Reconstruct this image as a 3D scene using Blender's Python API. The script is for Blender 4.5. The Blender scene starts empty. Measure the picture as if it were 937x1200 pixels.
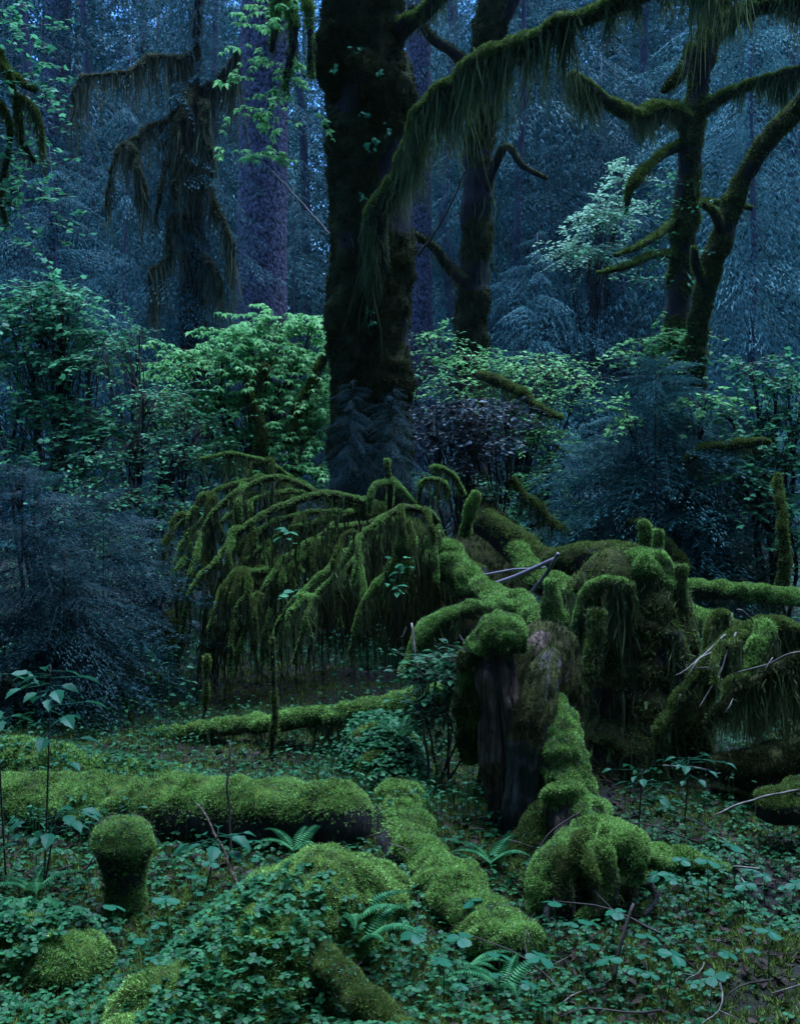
import bpy, math, random
import numpy as np
rng = np.random.default_rng(11)
sc = bpy.context.scene
COL = sc.collection

# ---------------------------------------------------------------- camera, light, exposure
FPX, HOR, CXP, CAMH = 1485.0, 480.0, 468.5, 2.2      # focal length and horizon in photo pixels
cam_d = bpy.data.cameras.new("camera"); cam = bpy.data.objects.new("camera", cam_d); COL.objects.link(cam)
cam_d.sensor_fit = 'VERTICAL'; cam_d.sensor_height = 24.0; cam_d.lens = 24.0 * FPX / 1200.0
cam_d.shift_y = -(600 - HOR) / 1200.0
cam_d.clip_start = 0.05; cam_d.clip_end = 500
cam.location = (0, 0, CAMH); cam.rotation_euler = (math.radians(90), 0, 0)
sc.camera = cam

SUN_EL, SUN_AZ = 72.0, 25.0          # overcast light from high up, a little behind the scene on the right
w = bpy.data.worlds.new("World"); sc.world = w; w.use_nodes = True
nt = w.node_tree; nt.nodes.clear()
sky = nt.nodes.new("ShaderNodeTexSky"); sky.sky_type = 'NISHITA'; sky.sun_disc = False
sky.sun_elevation = math.radians(SUN_EL); sky.sun_rotation = math.radians(SUN_AZ)
sky.air_density = 1.0; sky.dust_density = 0.4; sky.ozone_density = 9.0
bg = nt.nodes.new("ShaderNodeBackground"); bg.inputs[1].default_value = 0.05
wo = nt.nodes.new("ShaderNodeOutputWorld")
nt.links.new(sky.outputs[0], bg.inputs[0]); nt.links.new(bg.outputs[0], wo.inputs[0])
sl = bpy.data.lights.new("sun", 'SUN'); sun = bpy.data.objects.new("sun", sl); COL.objects.link(sun)
sl.energy = 1.5; sl.angle = math.radians(50); sl.color = (1.0, 0.98, 0.94)
# sun_rotation turns clockwise from +Y seen from above
az = math.radians(SUN_AZ); el = math.radians(SUN_EL)
sd = np.array([math.sin(az) * math.cos(el), math.cos(az) * math.cos(el), math.sin(el)])
from mathutils import Vector
sun.rotation_euler = Vector(sd).to_track_quat('Z', 'Y').to_euler()
vs = sc.view_settings
vs.view_transform = 'Standard'; vs.look = 'None'; vs.gamma = 1.0; vs.use_curve_mapping = False
vs.exposure = 2.88; vs.use_white_balance = True; vs.white_balance_temperature = 4550   # camera balanced for tungsten film: blue dusk
sc.render.engine = 'CYCLES'
cy = sc.cycles
cy.max_bounces = 5; cy.diffuse_bounces = 3; cy.glossy_bounces = 2; cy.transmission_bounces = 3
cy.volume_bounces = 0; cy.transparent_max_bounces = 4; cy.caustics_reflective = False; cy.caustics_refractive = False
cy.use_denoising = True
cy.sample_clamp_indirect = 4.0

# ---------------------------------------------------------------- numeric helpers
def W(px, py, Y):
    return np.array([(px - CXP) / FPX * Y, Y, CAMH + (HOR - py) / FPX * Y])

def _h(i, j, k):
    n = (i * 374761393 + j * 668265263 + k * 2147483647) & 0x7fffffff
    n = ((n ^ (n >> 13)) * 1274126177) & 0x7fffffff
    n = n ^ (n >> 16)
    return (n & 0xffff) / 65535.0

def noise(p, s=1.0):
    """smooth value noise, -1..1, of points (..., 3)"""
    p = np.asarray(p, float) * s + 100.0
    i = np.floor(p).astype(np.int64); f = p - i; f = f * f * (3 - 2 * f)
    r = 0
    for dx in (0, 1):
        for dy in (0, 1):
            for dz in (0, 1):
                wgt = (f[..., 0] if dx else 1 - f[..., 0]) * (f[..., 1] if dy else 1 - f[..., 1]) * (f[..., 2] if dz else 1 - f[..., 2])
                r = r + wgt * _h(i[..., 0] + dx, i[..., 1] + dy, i[..., 2] + dz)
    return r * 2 - 1

def nrm(v):
    v = np.asarray(v, float)
    return v / np.maximum(np.linalg.norm(v, axis=-1, keepdims=True), 1e-9)

def terrain(x, y):
    x = np.asarray(x, float); y = np.asarray(y, float)
    p = np.stack([x, y, np.zeros_like(x)], -1)
    h = 0.10 * noise(p, 0.8) + 0.045 * noise(p + 7, 2.3) + 0.02 * noise(p + 3, 6.0)
    h = h + 0.02 * np.clip(y - 16, 0, 60) + 0.35 * noise(p + 31, 0.12) * np.clip((y - 15) / 20, 0, 1)
    return h

def smooth_path(pts, step):
    pts = np.asarray(pts, float)
    if len(pts) == 2:
        pts = np.array([pts[0], (pts[0] + pts[1]) / 2, pts[1]])
    P = np.vstack([2 * pts[0] - pts[1], pts, 2 * pts[-1] - pts[-2]])
    out = []
    for k in range(1, len(P) - 2):
        n = max(2, int(np.linalg.norm(P[k + 1, :3] - P[k, :3]) / step))
        t = np.linspace(0, 1, n, endpoint=False)[:, None]
        a, b, c, d = P[k - 1], P[k], P[k + 1], P[k + 2]
        out.append(0.5 * (2 * b + (c - a) * t + (2 * a - 5 * b + 4 * c - d) * t * t + (3 * b - a - 3 * c + d) * t ** 3))
    out.append(pts[-1:])
    return np.vstack(out)

def tube_grid(path, rad, sides):
    """rings around a path: positions (m, n, 3), outward normals (m, n, 3)"""
    T = nrm(np.gradient(path, axis=0))
    u = np.cross(T[0], [0, 0, 1.0]) if abs(T[0][2]) < 0.9 else np.cross(T[0], [0, 1.0, 0])
    u = nrm(u); U = [u]
    for k in range(1, len(T)):
        u = u - T[k] * np.dot(u, T[k]); u = nrm(u); U.append(u)
    U = np.array(U); Vv = np.cross(T, U)
    a = np.linspace(0, 2 * math.pi, sides, endpoint=False)
    N = U[:, None] * np.cos(a)[None, :, None] + Vv[:, None] * np.sin(a)[None, :, None]
    return path[:, None] + N * np.asarray(rad)[:, None, None], N

def grid_faces(m, n, off=0, cap=True):
    i = np.arange(m - 1)[:, None] * n; j = np.arange(n)[None]
    j2 = (j + 1) % n
    return (np.stack([i + j, i + j2, i + n + j2, i + n + j], -1) + off).reshape(-1, 4)

class MB:
    """collects faces of any size, builds one mesh"""
    def __init__(s):
        s.v = []; s.nv = 0; s.f = []
    def add(s, V, F, mat=0, smooth=False):
        V = np.asarray(V, np.float32).reshape(-1, 3)
        F = np.asarray(F, np.int64)
        s.f.append((F + s.nv, mat, smooth)); s.v.append(V); s.nv += len(V)
    def tube(s, path, rad, sides=6, mat=0):
        G, N = tube_grid(np.asarray(path, float), rad, sides)
        m = len(path)
        V = np.vstack([G.reshape(-1, 3), path[0][None], path[-1][None]])
        s.add(V, grid_faces(m, sides), mat, True)
        base = s.nv - len(V)
        j = np.arange(sides); j2 = (j + 1) % sides
        c0 = np.stack([np.full(sides, m * sides), j2, j], -1) + base
        c1 = np.stack([np.full(sides, m * sides + 1), (m - 1) * sides + j, (m - 1) * sides + j2], -1) + base
        s.f.append((c0, mat, True)); s.f.append((c1, mat, True))
    def inst(s, T, faces, O, X, Y, Z, sc_, mat=0, smooth=False):
        """copies of a template at O with axes X Y Z and scale"""
        n = len(O)
        if n == 0: return
        T = np.asarray(T, float); sc_ = np.broadcast_to(np.asarray(sc_, float), (n,))
        V = O[:, None] + sc_[:, None, None] * (T[None, :, 0, None] * X[:, None] + T[None, :, 1, None] * Y[:, None] + T[None, :, 2, None] * Z[:, None])
        off = (np.arange(n) * len(T))[:, None, None]
        by = {}
        for f in faces: by.setdefault(len(f), []).append(f)
        b = s.nv; s.v.append(V.reshape(-1, 3).astype(np.float32)); s.nv += n * len(T)
        for k, fl in by.items():
            F = (np.asarray(fl)[None] + off).reshape(-1, k)
            s.f.append((F + b, mat, smooth))
    def absorb(s, o, mat):
        for F, _, sm in o.f: s.f.append((F + s.nv, mat, sm))
        s.v += o.v; s.nv += o.nv
        return s
    def mesh(s, name, mats, origin=None):
        me = bpy.data.meshes.new(name)
        V = np.vstack(s.v)
        if origin is not None: V = V - np.asarray(origin, np.float32)
        me.vertices.add(len(V)); me.vertices.foreach_set("co", V.astype(np.float32).ravel())
        L = np.concatenate([f.ravel() for f, _, _ in s.f]).astype(np.int32)
        cnt = np.concatenate([np.full(len(f), f.shape[1]) for f, _, _ in s.f]).astype(np.int32)
        mi = np.concatenate([np.full(len(f), m) if np.isscalar(m) else m for f, m, _ in s.f]).astype(np.int32)
        sm = np.concatenate([np.full(len(f), x) for f, _, x in s.f])
        me.loops.add(len(L)); me.loops.foreach_set("vertex_index", L)
        me.polygons.add(len(cnt))
        me.polygons.foreach_set("loop_start", np.concatenate([[0], np.cumsum(cnt)[:-1]]).astype(np.int32))
        me.polygons.foreach_set("material_index", mi)
        me.polygons.foreach_set("use_smooth", sm)
        for m in mats: me.materials.append(m)
        me.update(calc_edges=True)
        return me
    def build(s, name, mats, parent=None, origin=None):
        if not isinstance(mats, (list, tuple)): mats = [mats]
        if parent is not None: origin = ORG[parent.name]
        me = s.mesh(name, mats, origin)
        o = bpy.data.objects.new(name, me); COL.objects.link(o)
        if parent is not None:
            o.parent = parent; ORG[o.name] = origin
        elif origin is not None:
            o.location = origin; ORG[o.name] = np.asarray(origin, float)
        else:
            ORG[o.name] = np.zeros(3)
        return o
ORG = {}
MT, MS = .55, .72      # moss cushion thickness and shoot length

def thing(name, label, cat, loc=(0, 0, 0), group=None):
    o = bpy.data.objects.new(name, None); COL.objects.link(o)
    o.empty_display_size = 0.1
    o.location = [float(c) for c in loc]; ORG[o.name] = np.asarray(loc, float)
    o["label"] = label; o["category"] = cat
    if group: o["group"] = group
    return o

def tag(o, label, cat=None, group=None, kind=None):
    o["label"] = label
    if cat: o["category"] = cat
    if group: o["group"] = group
    if kind: o["kind"] = kind
    return o

def copy_tree(o, parent=None):
    c = o.copy(); COL.objects.link(c)
    if parent is not None: c.parent = parent
    for ch in list(o.children): copy_tree(ch, c)
    return c

# ---------------------------------------------------------------- materials
def new_mat(name):
    m = bpy.data.materials.new(name); m.use_nodes = True
    m.node_tree.nodes.clear()
    return m, m.node_tree.nodes, m.node_tree.links

def ramp(N, stops):
    r = N.new("ShaderNodeValToRGB"); e = r.color_ramp.elements
    e[0].position, e[0].color = stops[0][0], (*stops[0][1], 1)
    e[1].position, e[1].color = stops[-1][0], (*stops[-1][1], 1)
    for p, c in stops[1:-1]:
        x = e.new(p); x.color = (*c, 1)
    return r

def leaf_mat(name, cols, trans=0.35, rough=0.45, spec=0.35, patch=1.2, each=0.0):
    """leaves: a colour per leaf, drifting slowly over the plant, partly translucent"""
    m, N, L = new_mat(name)
    g = N.new("ShaderNodeNewGeometry"); tc = N.new("ShaderNodeTexCoord")
    no = N.new("ShaderNodeTexNoise"); no.inputs["Scale"].default_value = patch; no.inputs["Detail"].default_value = 2
    L.new(tc.outputs["Object"], no.inputs["Vector"])
    mx = N.new("ShaderNodeMath"); mx.operation = 'MULTIPLY_ADD'; mx.inputs[1].default_value = 0.55
    L.new(g.outputs["Random Per Island"], mx.inputs[0])
    m2 = N.new("ShaderNodeMath"); m2.operation = 'MULTIPLY'; m2.inputs[1].default_value = 0.45
    L.new(no.outputs[0], m2.inputs[0]); L.new(m2.outputs[0], mx.inputs[2])
    n = len(cols)
    r = ramp(N, [(0.16 + 0.66 * i / (n - 1), c) for i, c in enumerate(cols)])
    L.new(mx.outputs[0], r.inputs[0])
    if each:                            # every tree a little lighter or darker than the next
        oi = N.new("ShaderNodeObjectInfo"); e1 = N.new("ShaderNodeMath"); e1.operation = 'MULTIPLY_ADD'
        e1.inputs[1].default_value = each; e1.inputs[2].default_value = -each / 2
        L.new(oi.outputs["Random"], e1.inputs[0]); e2 = N.new("ShaderNodeMath"); e2.operation = 'ADD'
        L.new(e1.outputs[0], e2.inputs[0]); L.new(mx.outputs[0], e2.inputs[1]); L.new(e2.outputs[0], r.inputs[0])
    p = N.new("ShaderNodeBsdfPrincipled"); p.inputs["Roughness"].default_value = rough
    p.inputs["Specular IOR Level"].default_value = spec * .2
    L.new(r.outputs[0], p.inputs["Base Color"])
    out = N.new("ShaderNodeOutputMaterial")
    if trans > 0:
        t = N.new("ShaderNodeBsdfTranslucent"); L.new(r.outputs[0], t.inputs[0])
        mix = N.new("ShaderNodeMixShader"); mix.inputs[0].default_value = trans
        L.new(p.outputs[0], mix.inputs[1]); L.new(t.outputs[0], mix.inputs[2]); L.new(mix.outputs[0], out.inputs[0])
    else:
        L.new(p.outputs[0], out.inputs[0])
    return m

def surf_mat(name, cols, scale=6, stretch=(1, 1, 1), rough=0.85, bump=0.5, dist=0.02, voro=0, spec=0.25):
    m, N, L = new_mat(name)
    tc = N.new("ShaderNodeTexCoord"); mp = N.new("ShaderNodeMapping"); mp.inputs["Scale"].default_value = stretch
    L.new(tc.outputs["Object"], mp.inputs[0])
    no = N.new("ShaderNodeTexNoise"); no.inputs["Scale"].default_value = scale; no.inputs["Detail"].default_value = 8; no.inputs["Roughness"].default_value = 0.65
    L.new(mp.outputs[0], no.inputs["Vector"])
    src = no.outputs[0]
    if voro:
        vo = N.new("ShaderNodeTexVoronoi"); vo.inputs["Scale"].default_value = voro; vo.feature = 'F1'
        L.new(mp.outputs[0], vo.inputs["Vector"])
        a = N.new("ShaderNodeMath"); a.operation = 'MULTIPLY_ADD'; a.inputs[1].default_value = -0.55
        L.new(vo.outputs["Distance"], a.inputs[0])
        a2 = N.new("ShaderNodeMath"); a2.operation = 'ADD'; a2.inputs[1].default_value = 0.28
        L.new(no.outputs[0], a2.inputs[0]); L.new(a2.outputs[0], a.inputs[2]); src = a.outputs[0]
    n = len(cols)
    r = ramp(N, [(0.3 + 0.4 * i / (n - 1), c) for i, c in enumerate(cols)])
    L.new(src, r.inputs[0])
    p = N.new("ShaderNodeBsdfPrincipled"); p.inputs["Roughness"].default_value = rough; p.inputs["Specular IOR Level"].default_value = spec
    L.new(r.outputs[0], p.inputs["Base Color"])
    b = N.new("ShaderNodeBump"); b.inputs["Strength"].default_value = bump; b.inputs["Distance"].default_value = dist
    L.new(src, b.inputs["Height"]); L.new(b.outputs[0], p.inputs["Normal"])
    out = N.new("ShaderNodeOutputMaterial"); L.new(p.outputs[0], out.inputs[0])
    return m

M = {}
M['moss'] = leaf_mat("moss_green", [(0.05, 0.038, 0.018), (0.09, 0.11, 0.025), (0.18, 0.31, 0.05), (0.34, 0.53, 0.11), (0.54, 0.74, 0.22)], 0.25, 0.8, 0.1, 6)
M['moss_olive'] = leaf_mat("moss_olive", [(0.030, 0.032, 0.011), (0.10, 0.14, 0.028), (0.25, 0.34, 0.06)], 0.2, 0.85, 0.1, 6)
M['moss_dark'] = leaf_mat("moss_dark", [(0.013, 0.017, 0.007), (0.03, 0.038, 0.012), (0.06, 0.077, 0.02)], 0.15, 0.9, 0.1, 2.0)
M['hang'] = leaf_mat("hanging_moss", [(0.035, 0.05, 0.02), (0.09, 0.115, 0.04), (0.17, 0.21, 0.075)], 0.25, 0.85, 0.1, 2.0)
M['hang_brown'] = leaf_mat("hanging_moss_brown", [(0.04, 0.045, 0.026), (0.09, 0.098, 0.052), (0.17, 0.18, 0.095)], 0.25, 0.85, 0.1, 2.0)
M['mossbase'] = surf_mat("moss_mat", [(0.015, 0.02, 0.006), (0.05, 0.075, 0.012), (0.11, 0.16, 0.02)], 12, bump=1.0, dist=0.03, rough=1.0, spec=0.05)
M['mossbase_dark'] = surf_mat("moss_mat_dark", [(0.012, 0.013, 0.006), (0.03, 0.032, 0.01), (0.05, 0.055, 0.014)], 9, bump=1.0, dist=0.03, rough=1.0, spec=0.05)
M['bark'] = surf_mat("bark_dark", [(0.006, 0.005, 0.005), (0.018, 0.015, 0.014), (0.04, 0.034, 0.032)], 7, (1, 1, 0.25), bump=1.0, dist=0.04)
M['bark_spruce'] = surf_mat("bark_spruce", [(0.03, 0.027, 0.032), (0.11, 0.09, 0.115), (0.22, 0.19, 0.235)], 14, (1, 1, 0.7), bump=1.0, dist=0.05, voro=26)
M['bark_pale'] = surf_mat("bark_purple_grey", [(0.05, 0.04, 0.05), (0.12, 0.10, 0.13), (0.2, 0.17, 0.2)], 9, (1, 1, 0.3), bump=0.8, dist=0.03)
M['rot'] = surf_mat("rotten_wood", [(0.012, 0.008, 0.005), (0.11, 0.074, 0.05), (0.34, 0.245, 0.18)], 22, (2.6, 2.6, 0.17), bump=1.0, dist=0.06)
M['rotgrey'] = surf_mat("weathered_wood", [(0.015, 0.014, 0.011), (0.042, 0.040, 0.033), (0.10, 0.097, 0.08)], 12, (1.3, 1.3, 0.25), bump=1.0, dist=0.04)
M['stick'] = surf_mat("bare_twig", [(0.035, 0.03, 0.022), (0.10, 0.085, 0.065), (0.24, 0.21, 0.16)], 14, bump=0.4, dist=0.01, rough=0.6)
M['stick_purple'] = surf_mat("barkless_pole", [(0.05, 0.04, 0.05), (0.13, 0.11, 0.13), (0.24, 0.21, 0.25)], 8, bump=0.3, dist=0.01, rough=0.5)
M['twig'] = surf_mat("brown_twig", [(0.02, 0.015, 0.012), (0.05, 0.04, 0.03)], 14, bump=0.3, dist=0.01)
M['conifer'] = leaf_mat("needles_dark", [(0.010, 0.03, 0.022), (0.03, 0.07, 0.05), (0.06, 0.12, 0.09)], 0.2, 0.5, 0.3, 0.8)
M['conifer_far'] = leaf_mat("needles_blue", [(0.012, 0.034, 0.036), (0.045, 0.105, 0.108), (0.115, 0.225, 0.215)], 0.2, 0.55, 0.3, 0.6, 0.6)  # blue-green needles, pushed bluer to carry the skylight of the background
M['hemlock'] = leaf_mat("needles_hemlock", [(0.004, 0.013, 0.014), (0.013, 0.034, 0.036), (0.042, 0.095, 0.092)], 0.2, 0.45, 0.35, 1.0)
M['hemlock_lit'] = leaf_mat("needles_hemlock_lit", [(0.008, 0.03, 0.03), (0.025, 0.075, 0.072), (0.075, 0.17, 0.155)], 0.2, 0.45, 0.35, 1.0)  # lighter copy of the hemlock needles, the light put into the colour
M['bright'] = leaf_mat("leaf_bright", [(0.06, 0.17, 0.045), (0.16, 0.36, 0.10), (0.34, 0.56, 0.18)], 0.42, 0.45, 0.35, 0.9)
M['teal'] = leaf_mat("leaf_teal", [(0.03, 0.10, 0.04), (0.075, 0.21, 0.085), (0.16, 0.36, 0.15)], 0.4, 0.4, 0.45, 0.9)
M['herb'] = leaf_mat("leaf_herb", [(0.008, 0.034, 0.009), (0.024, 0.08, 0.024), (0.06, 0.16, 0.05)], 0.35, 0.4, 0.45, 1.4)
M['herb_pale'] = leaf_mat("leaf_herb_pale", [(0.012, 0.05, 0.02), (0.034, 0.11, 0.05)], 0.3, 0.4, 0.45, 3)
M['glint'] = leaf_mat("leaf_painted_glint", [(0.22, 0.40, 0.22), (0.50, 0.70, 0.46)], 0.4, 0.4, 0.45, 3)  # glints of light put into a pale leaf colour
M['salal'] = leaf_mat("leaf_leathery", [(0.012, 0.03, 0.028), (0.028, 0.05, 0.055), (0.06, 0.075, 0.10)], 0.15, 0.35, 0.5, 2.0)
M['fern'] = leaf_mat("leaf_fern", [(0.03, 0.1, 0.035), (0.07, 0.18, 0.06), (0.11, 0.25, 0.08)], 0.35, 0.5, 0.3, 2.0)
M['litter'] = leaf_mat("dead_leaves", [(0.012, 0.008, 0.006), (0.03, 0.021, 0.015), (0.06, 0.042, 0.03)], 0.1, 0.7, 0.3, 3.0)
M['ground'] = surf_mat("forest_soil", [(0.005, 0.004, 0.0035), (0.013, 0.011, 0.008), (0.022, 0.026, 0.011)], 3, bump=1.0, dist=0.05, rough=0.95)

# ---------------------------------------------------------------- leaf and moss templates
OVAL = (np.array([(0, 0, 0), (-.26, .3, .06), (-.24, .65, .05), (0, 1, -.1), (.24, .65, .05), (.26, .3, .06), (0, .5, 0)]),
        [(0, 6, 2, 1), (6, 3, 2), (0, 5, 4, 6), (6, 4, 3)])
def _leaf():
    t = np.array([0, .12, .26, .4, .54, .68, .8, .9]); wd = np.array([.03, .17, .27, .31, .29, .22, .14, .07])
    wd = wd * (1 + .1 * np.array([0, 1, -1, 1, -1, 1, -1, 1]))
    mid = np.stack([0 * t, t, .10 * t - .28 * t * t], -1)
    V = [(0, 1, -.2)] + list(mid) + [(-w_, y, z + .28 * w_) for w_, (x, y, z) in zip(wd, mid)] + [(w_, y, z + .28 * w_) for w_, (x, y, z) in zip(wd, mid)]
    n = len(t); F = []
    for i in range(n - 1):
        F += [(1 + i, 2 + i, 2 + n + i, 1 + n + i), (2 + i, 1 + i, 1 + 2 * n + i, 2 + 2 * n + i)]
    F += [(n, 0, 2 * n), (0, n, 3 * n)]
    return np.array(V), F
LEAF = _leaf()
NEEDLE = (np.array([(-.03, 0, 0), (.03, 0, 0), (.02, 1, .05), (-.02, 1, .05)]), [(0, 1, 2, 3)])
def _maple():
    a = np.radians([-135, -112, -95, -62, -40, -22, 0, 22, 40, 62, 95, 112, 135])
    r = np.array([.35, .55, .42, .78, .5, .62, .95, .62, .5, .78, .42, .55, .35])
    V = np.stack([np.sin(a) * r, .3 + np.cos(a) * r * .75, -.16 * r * r], -1)
    V = np.vstack([[0, .1, 0.02], V])
    return V, [(0, i + 1, i) for i in range(1, 13)]
MAPLE = _maple()
def _tri():
    V = []; F = []
    for k in range(3):
        a = k * 2.094; c, s_ = math.cos(a), math.sin(a)
        pts = [(0, 0, 0), (-.26, .2, .04), (-.47, .45, .06), (-.48, .7, .05), (-.32, .9, .02), (-.12, .93, -.01), (0, .84, -.03), (.12, .93, -.01), (.32, .9, .02), (.48, .7, .05), (.47, .45, .06), (.26, .2, .04)]
        b = len(V)
        V += [(c * x - s_ * y, s_ * x + c * y, z - .16 * (x * x + y * y)) for x, y, z in pts]
        F += [tuple(b + i for i in (0, 6, 5, 4, 3, 2, 1)), tuple(b + i for i in (0, 11, 10, 9, 8, 7, 6))]
    return np.array(V), F
CLOVER = _tri()
def _tuft():
    V = []; F = []
    for k in range(3):
        a = k * 2.094 + .4; c, s_ = math.cos(a), math.sin(a)
        b = len(V)
        V += [(-.16 * s_ + .05 * c, .16 * c + .05 * s_, -.15), (.16 * s_ + .05 * c, -.16 * c + .05 * s_, -.15), (.62 * c, .62 * s_, .75)]
        F.append((b, b + 1, b + 2))
    b = len(V); V += [(-.15, 0, -.1), (.15, 0, -.1), (0, .12, 1)]; F.append((b, b + 1, b + 2))
    return np.array(V), F
TUFT = _tuft()

def _umbel():
    V = []; F = []
    for k in range(5):
        a = k * 1.2566; c, s_ = math.cos(a), math.sin(a); sc_ = 1 - .15 * (k % 2)
        b = len(V)
        for x, y, z in OVAL[0]:
            y2 = y * sc_ + .05; V.append((c * x - s_ * y2, s_ * x + c * y2, z - .1 * y - .5 * y * y))
        F += [tuple(b + i for i in f) for f in OVAL[1]]
    return np.array(V), F
UMBEL = _umbel()

def frame_from(Y, up):
    """axes with given Y direction and approximate up"""
    Y = nrm(Y); X = nrm(np.cross(Y, up)); Z = np.cross(X, Y)
    return X, Y, Z

def rand_dirs(n):
    return nrm(rng.normal(size=(n, 3)))

def add_tufts(mb, P, N, size, mat=0, spread=0.45, droop=0.0):
    n = len(P)
    Z = nrm(N + spread * rng.normal(size=(n, 3)) + np.array([0, 0, -droop]))
    X = nrm(np.cross(Z, rand_dirs(n))); Y = np.cross(Z, X)
    mb.inst(*TUFT, P, X, Y, Z, size * rng.uniform(.6, 1.35, n), mat)

def add_strands(mb, P, Ln, width, mat=0, seg=4, wob=0.13):
    """thin hanging wisps"""
    n = len(P)
    if n == 0: return
    a = rng.uniform(0, math.pi, n); D = np.stack([np.cos(a), np.sin(a), 0 * a], -1)
    t = np.linspace(0, 1, seg + 1)
    drift = rng.normal(size=(n, 3)) * [1, 1, 0] * wob
    V = np.zeros((n, seg + 1, 2, 3))
    jit = rng.normal(size=(n, seg + 1, 3)) * 0.012
    for k in range(seg + 1):
        c = P - np.array([0, 0, 1]) * (Ln * t[k])[:, None] + drift * Ln[:, None] * t[k] + jit[:, k]
        wd = width * np.clip(Ln / .22, .3, 1.1) * (1.0 - 0.85 * t[k]) * rng.uniform(.5, 1.4, n)
        V[:, k, 0] = c - D * wd[:, None] / 2; V[:, k, 1] = c + D * wd[:, None] / 2
    b = (np.arange(n) * 2 * (seg + 1))[:, None, None]
    F = np.array([[2 * k, 2 * k + 1, 2 * k + 3, 2 * k + 2] for k in range(seg)])[None] + b
    mb.add(V.reshape(-1, 3), F.reshape(-1, 4), mat)

def sample_quads(V, F, n, wgt=None, cen=False):
    A = V[F[:, 0]]; B = V[F[:, 1]]; C = V[F[:, 2]]; D = V[F[:, 3]]
    nn = np.cross(C - A, D - B); ar = np.linalg.norm(nn, axis=1) / 2
    p = ar if wgt is None else ar * wgt
    p = p / p.sum()
    k = rng.choice(len(F), n, p=p)
    u = rng.random((n, 1)); v = rng.random((n, 1))
    P = (A[k] * (1 - u) + B[k] * u) * (1 - v) + (D[k] * (1 - u) + C[k] * u) * v
    return P, nrm(nn[k]), k

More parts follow.
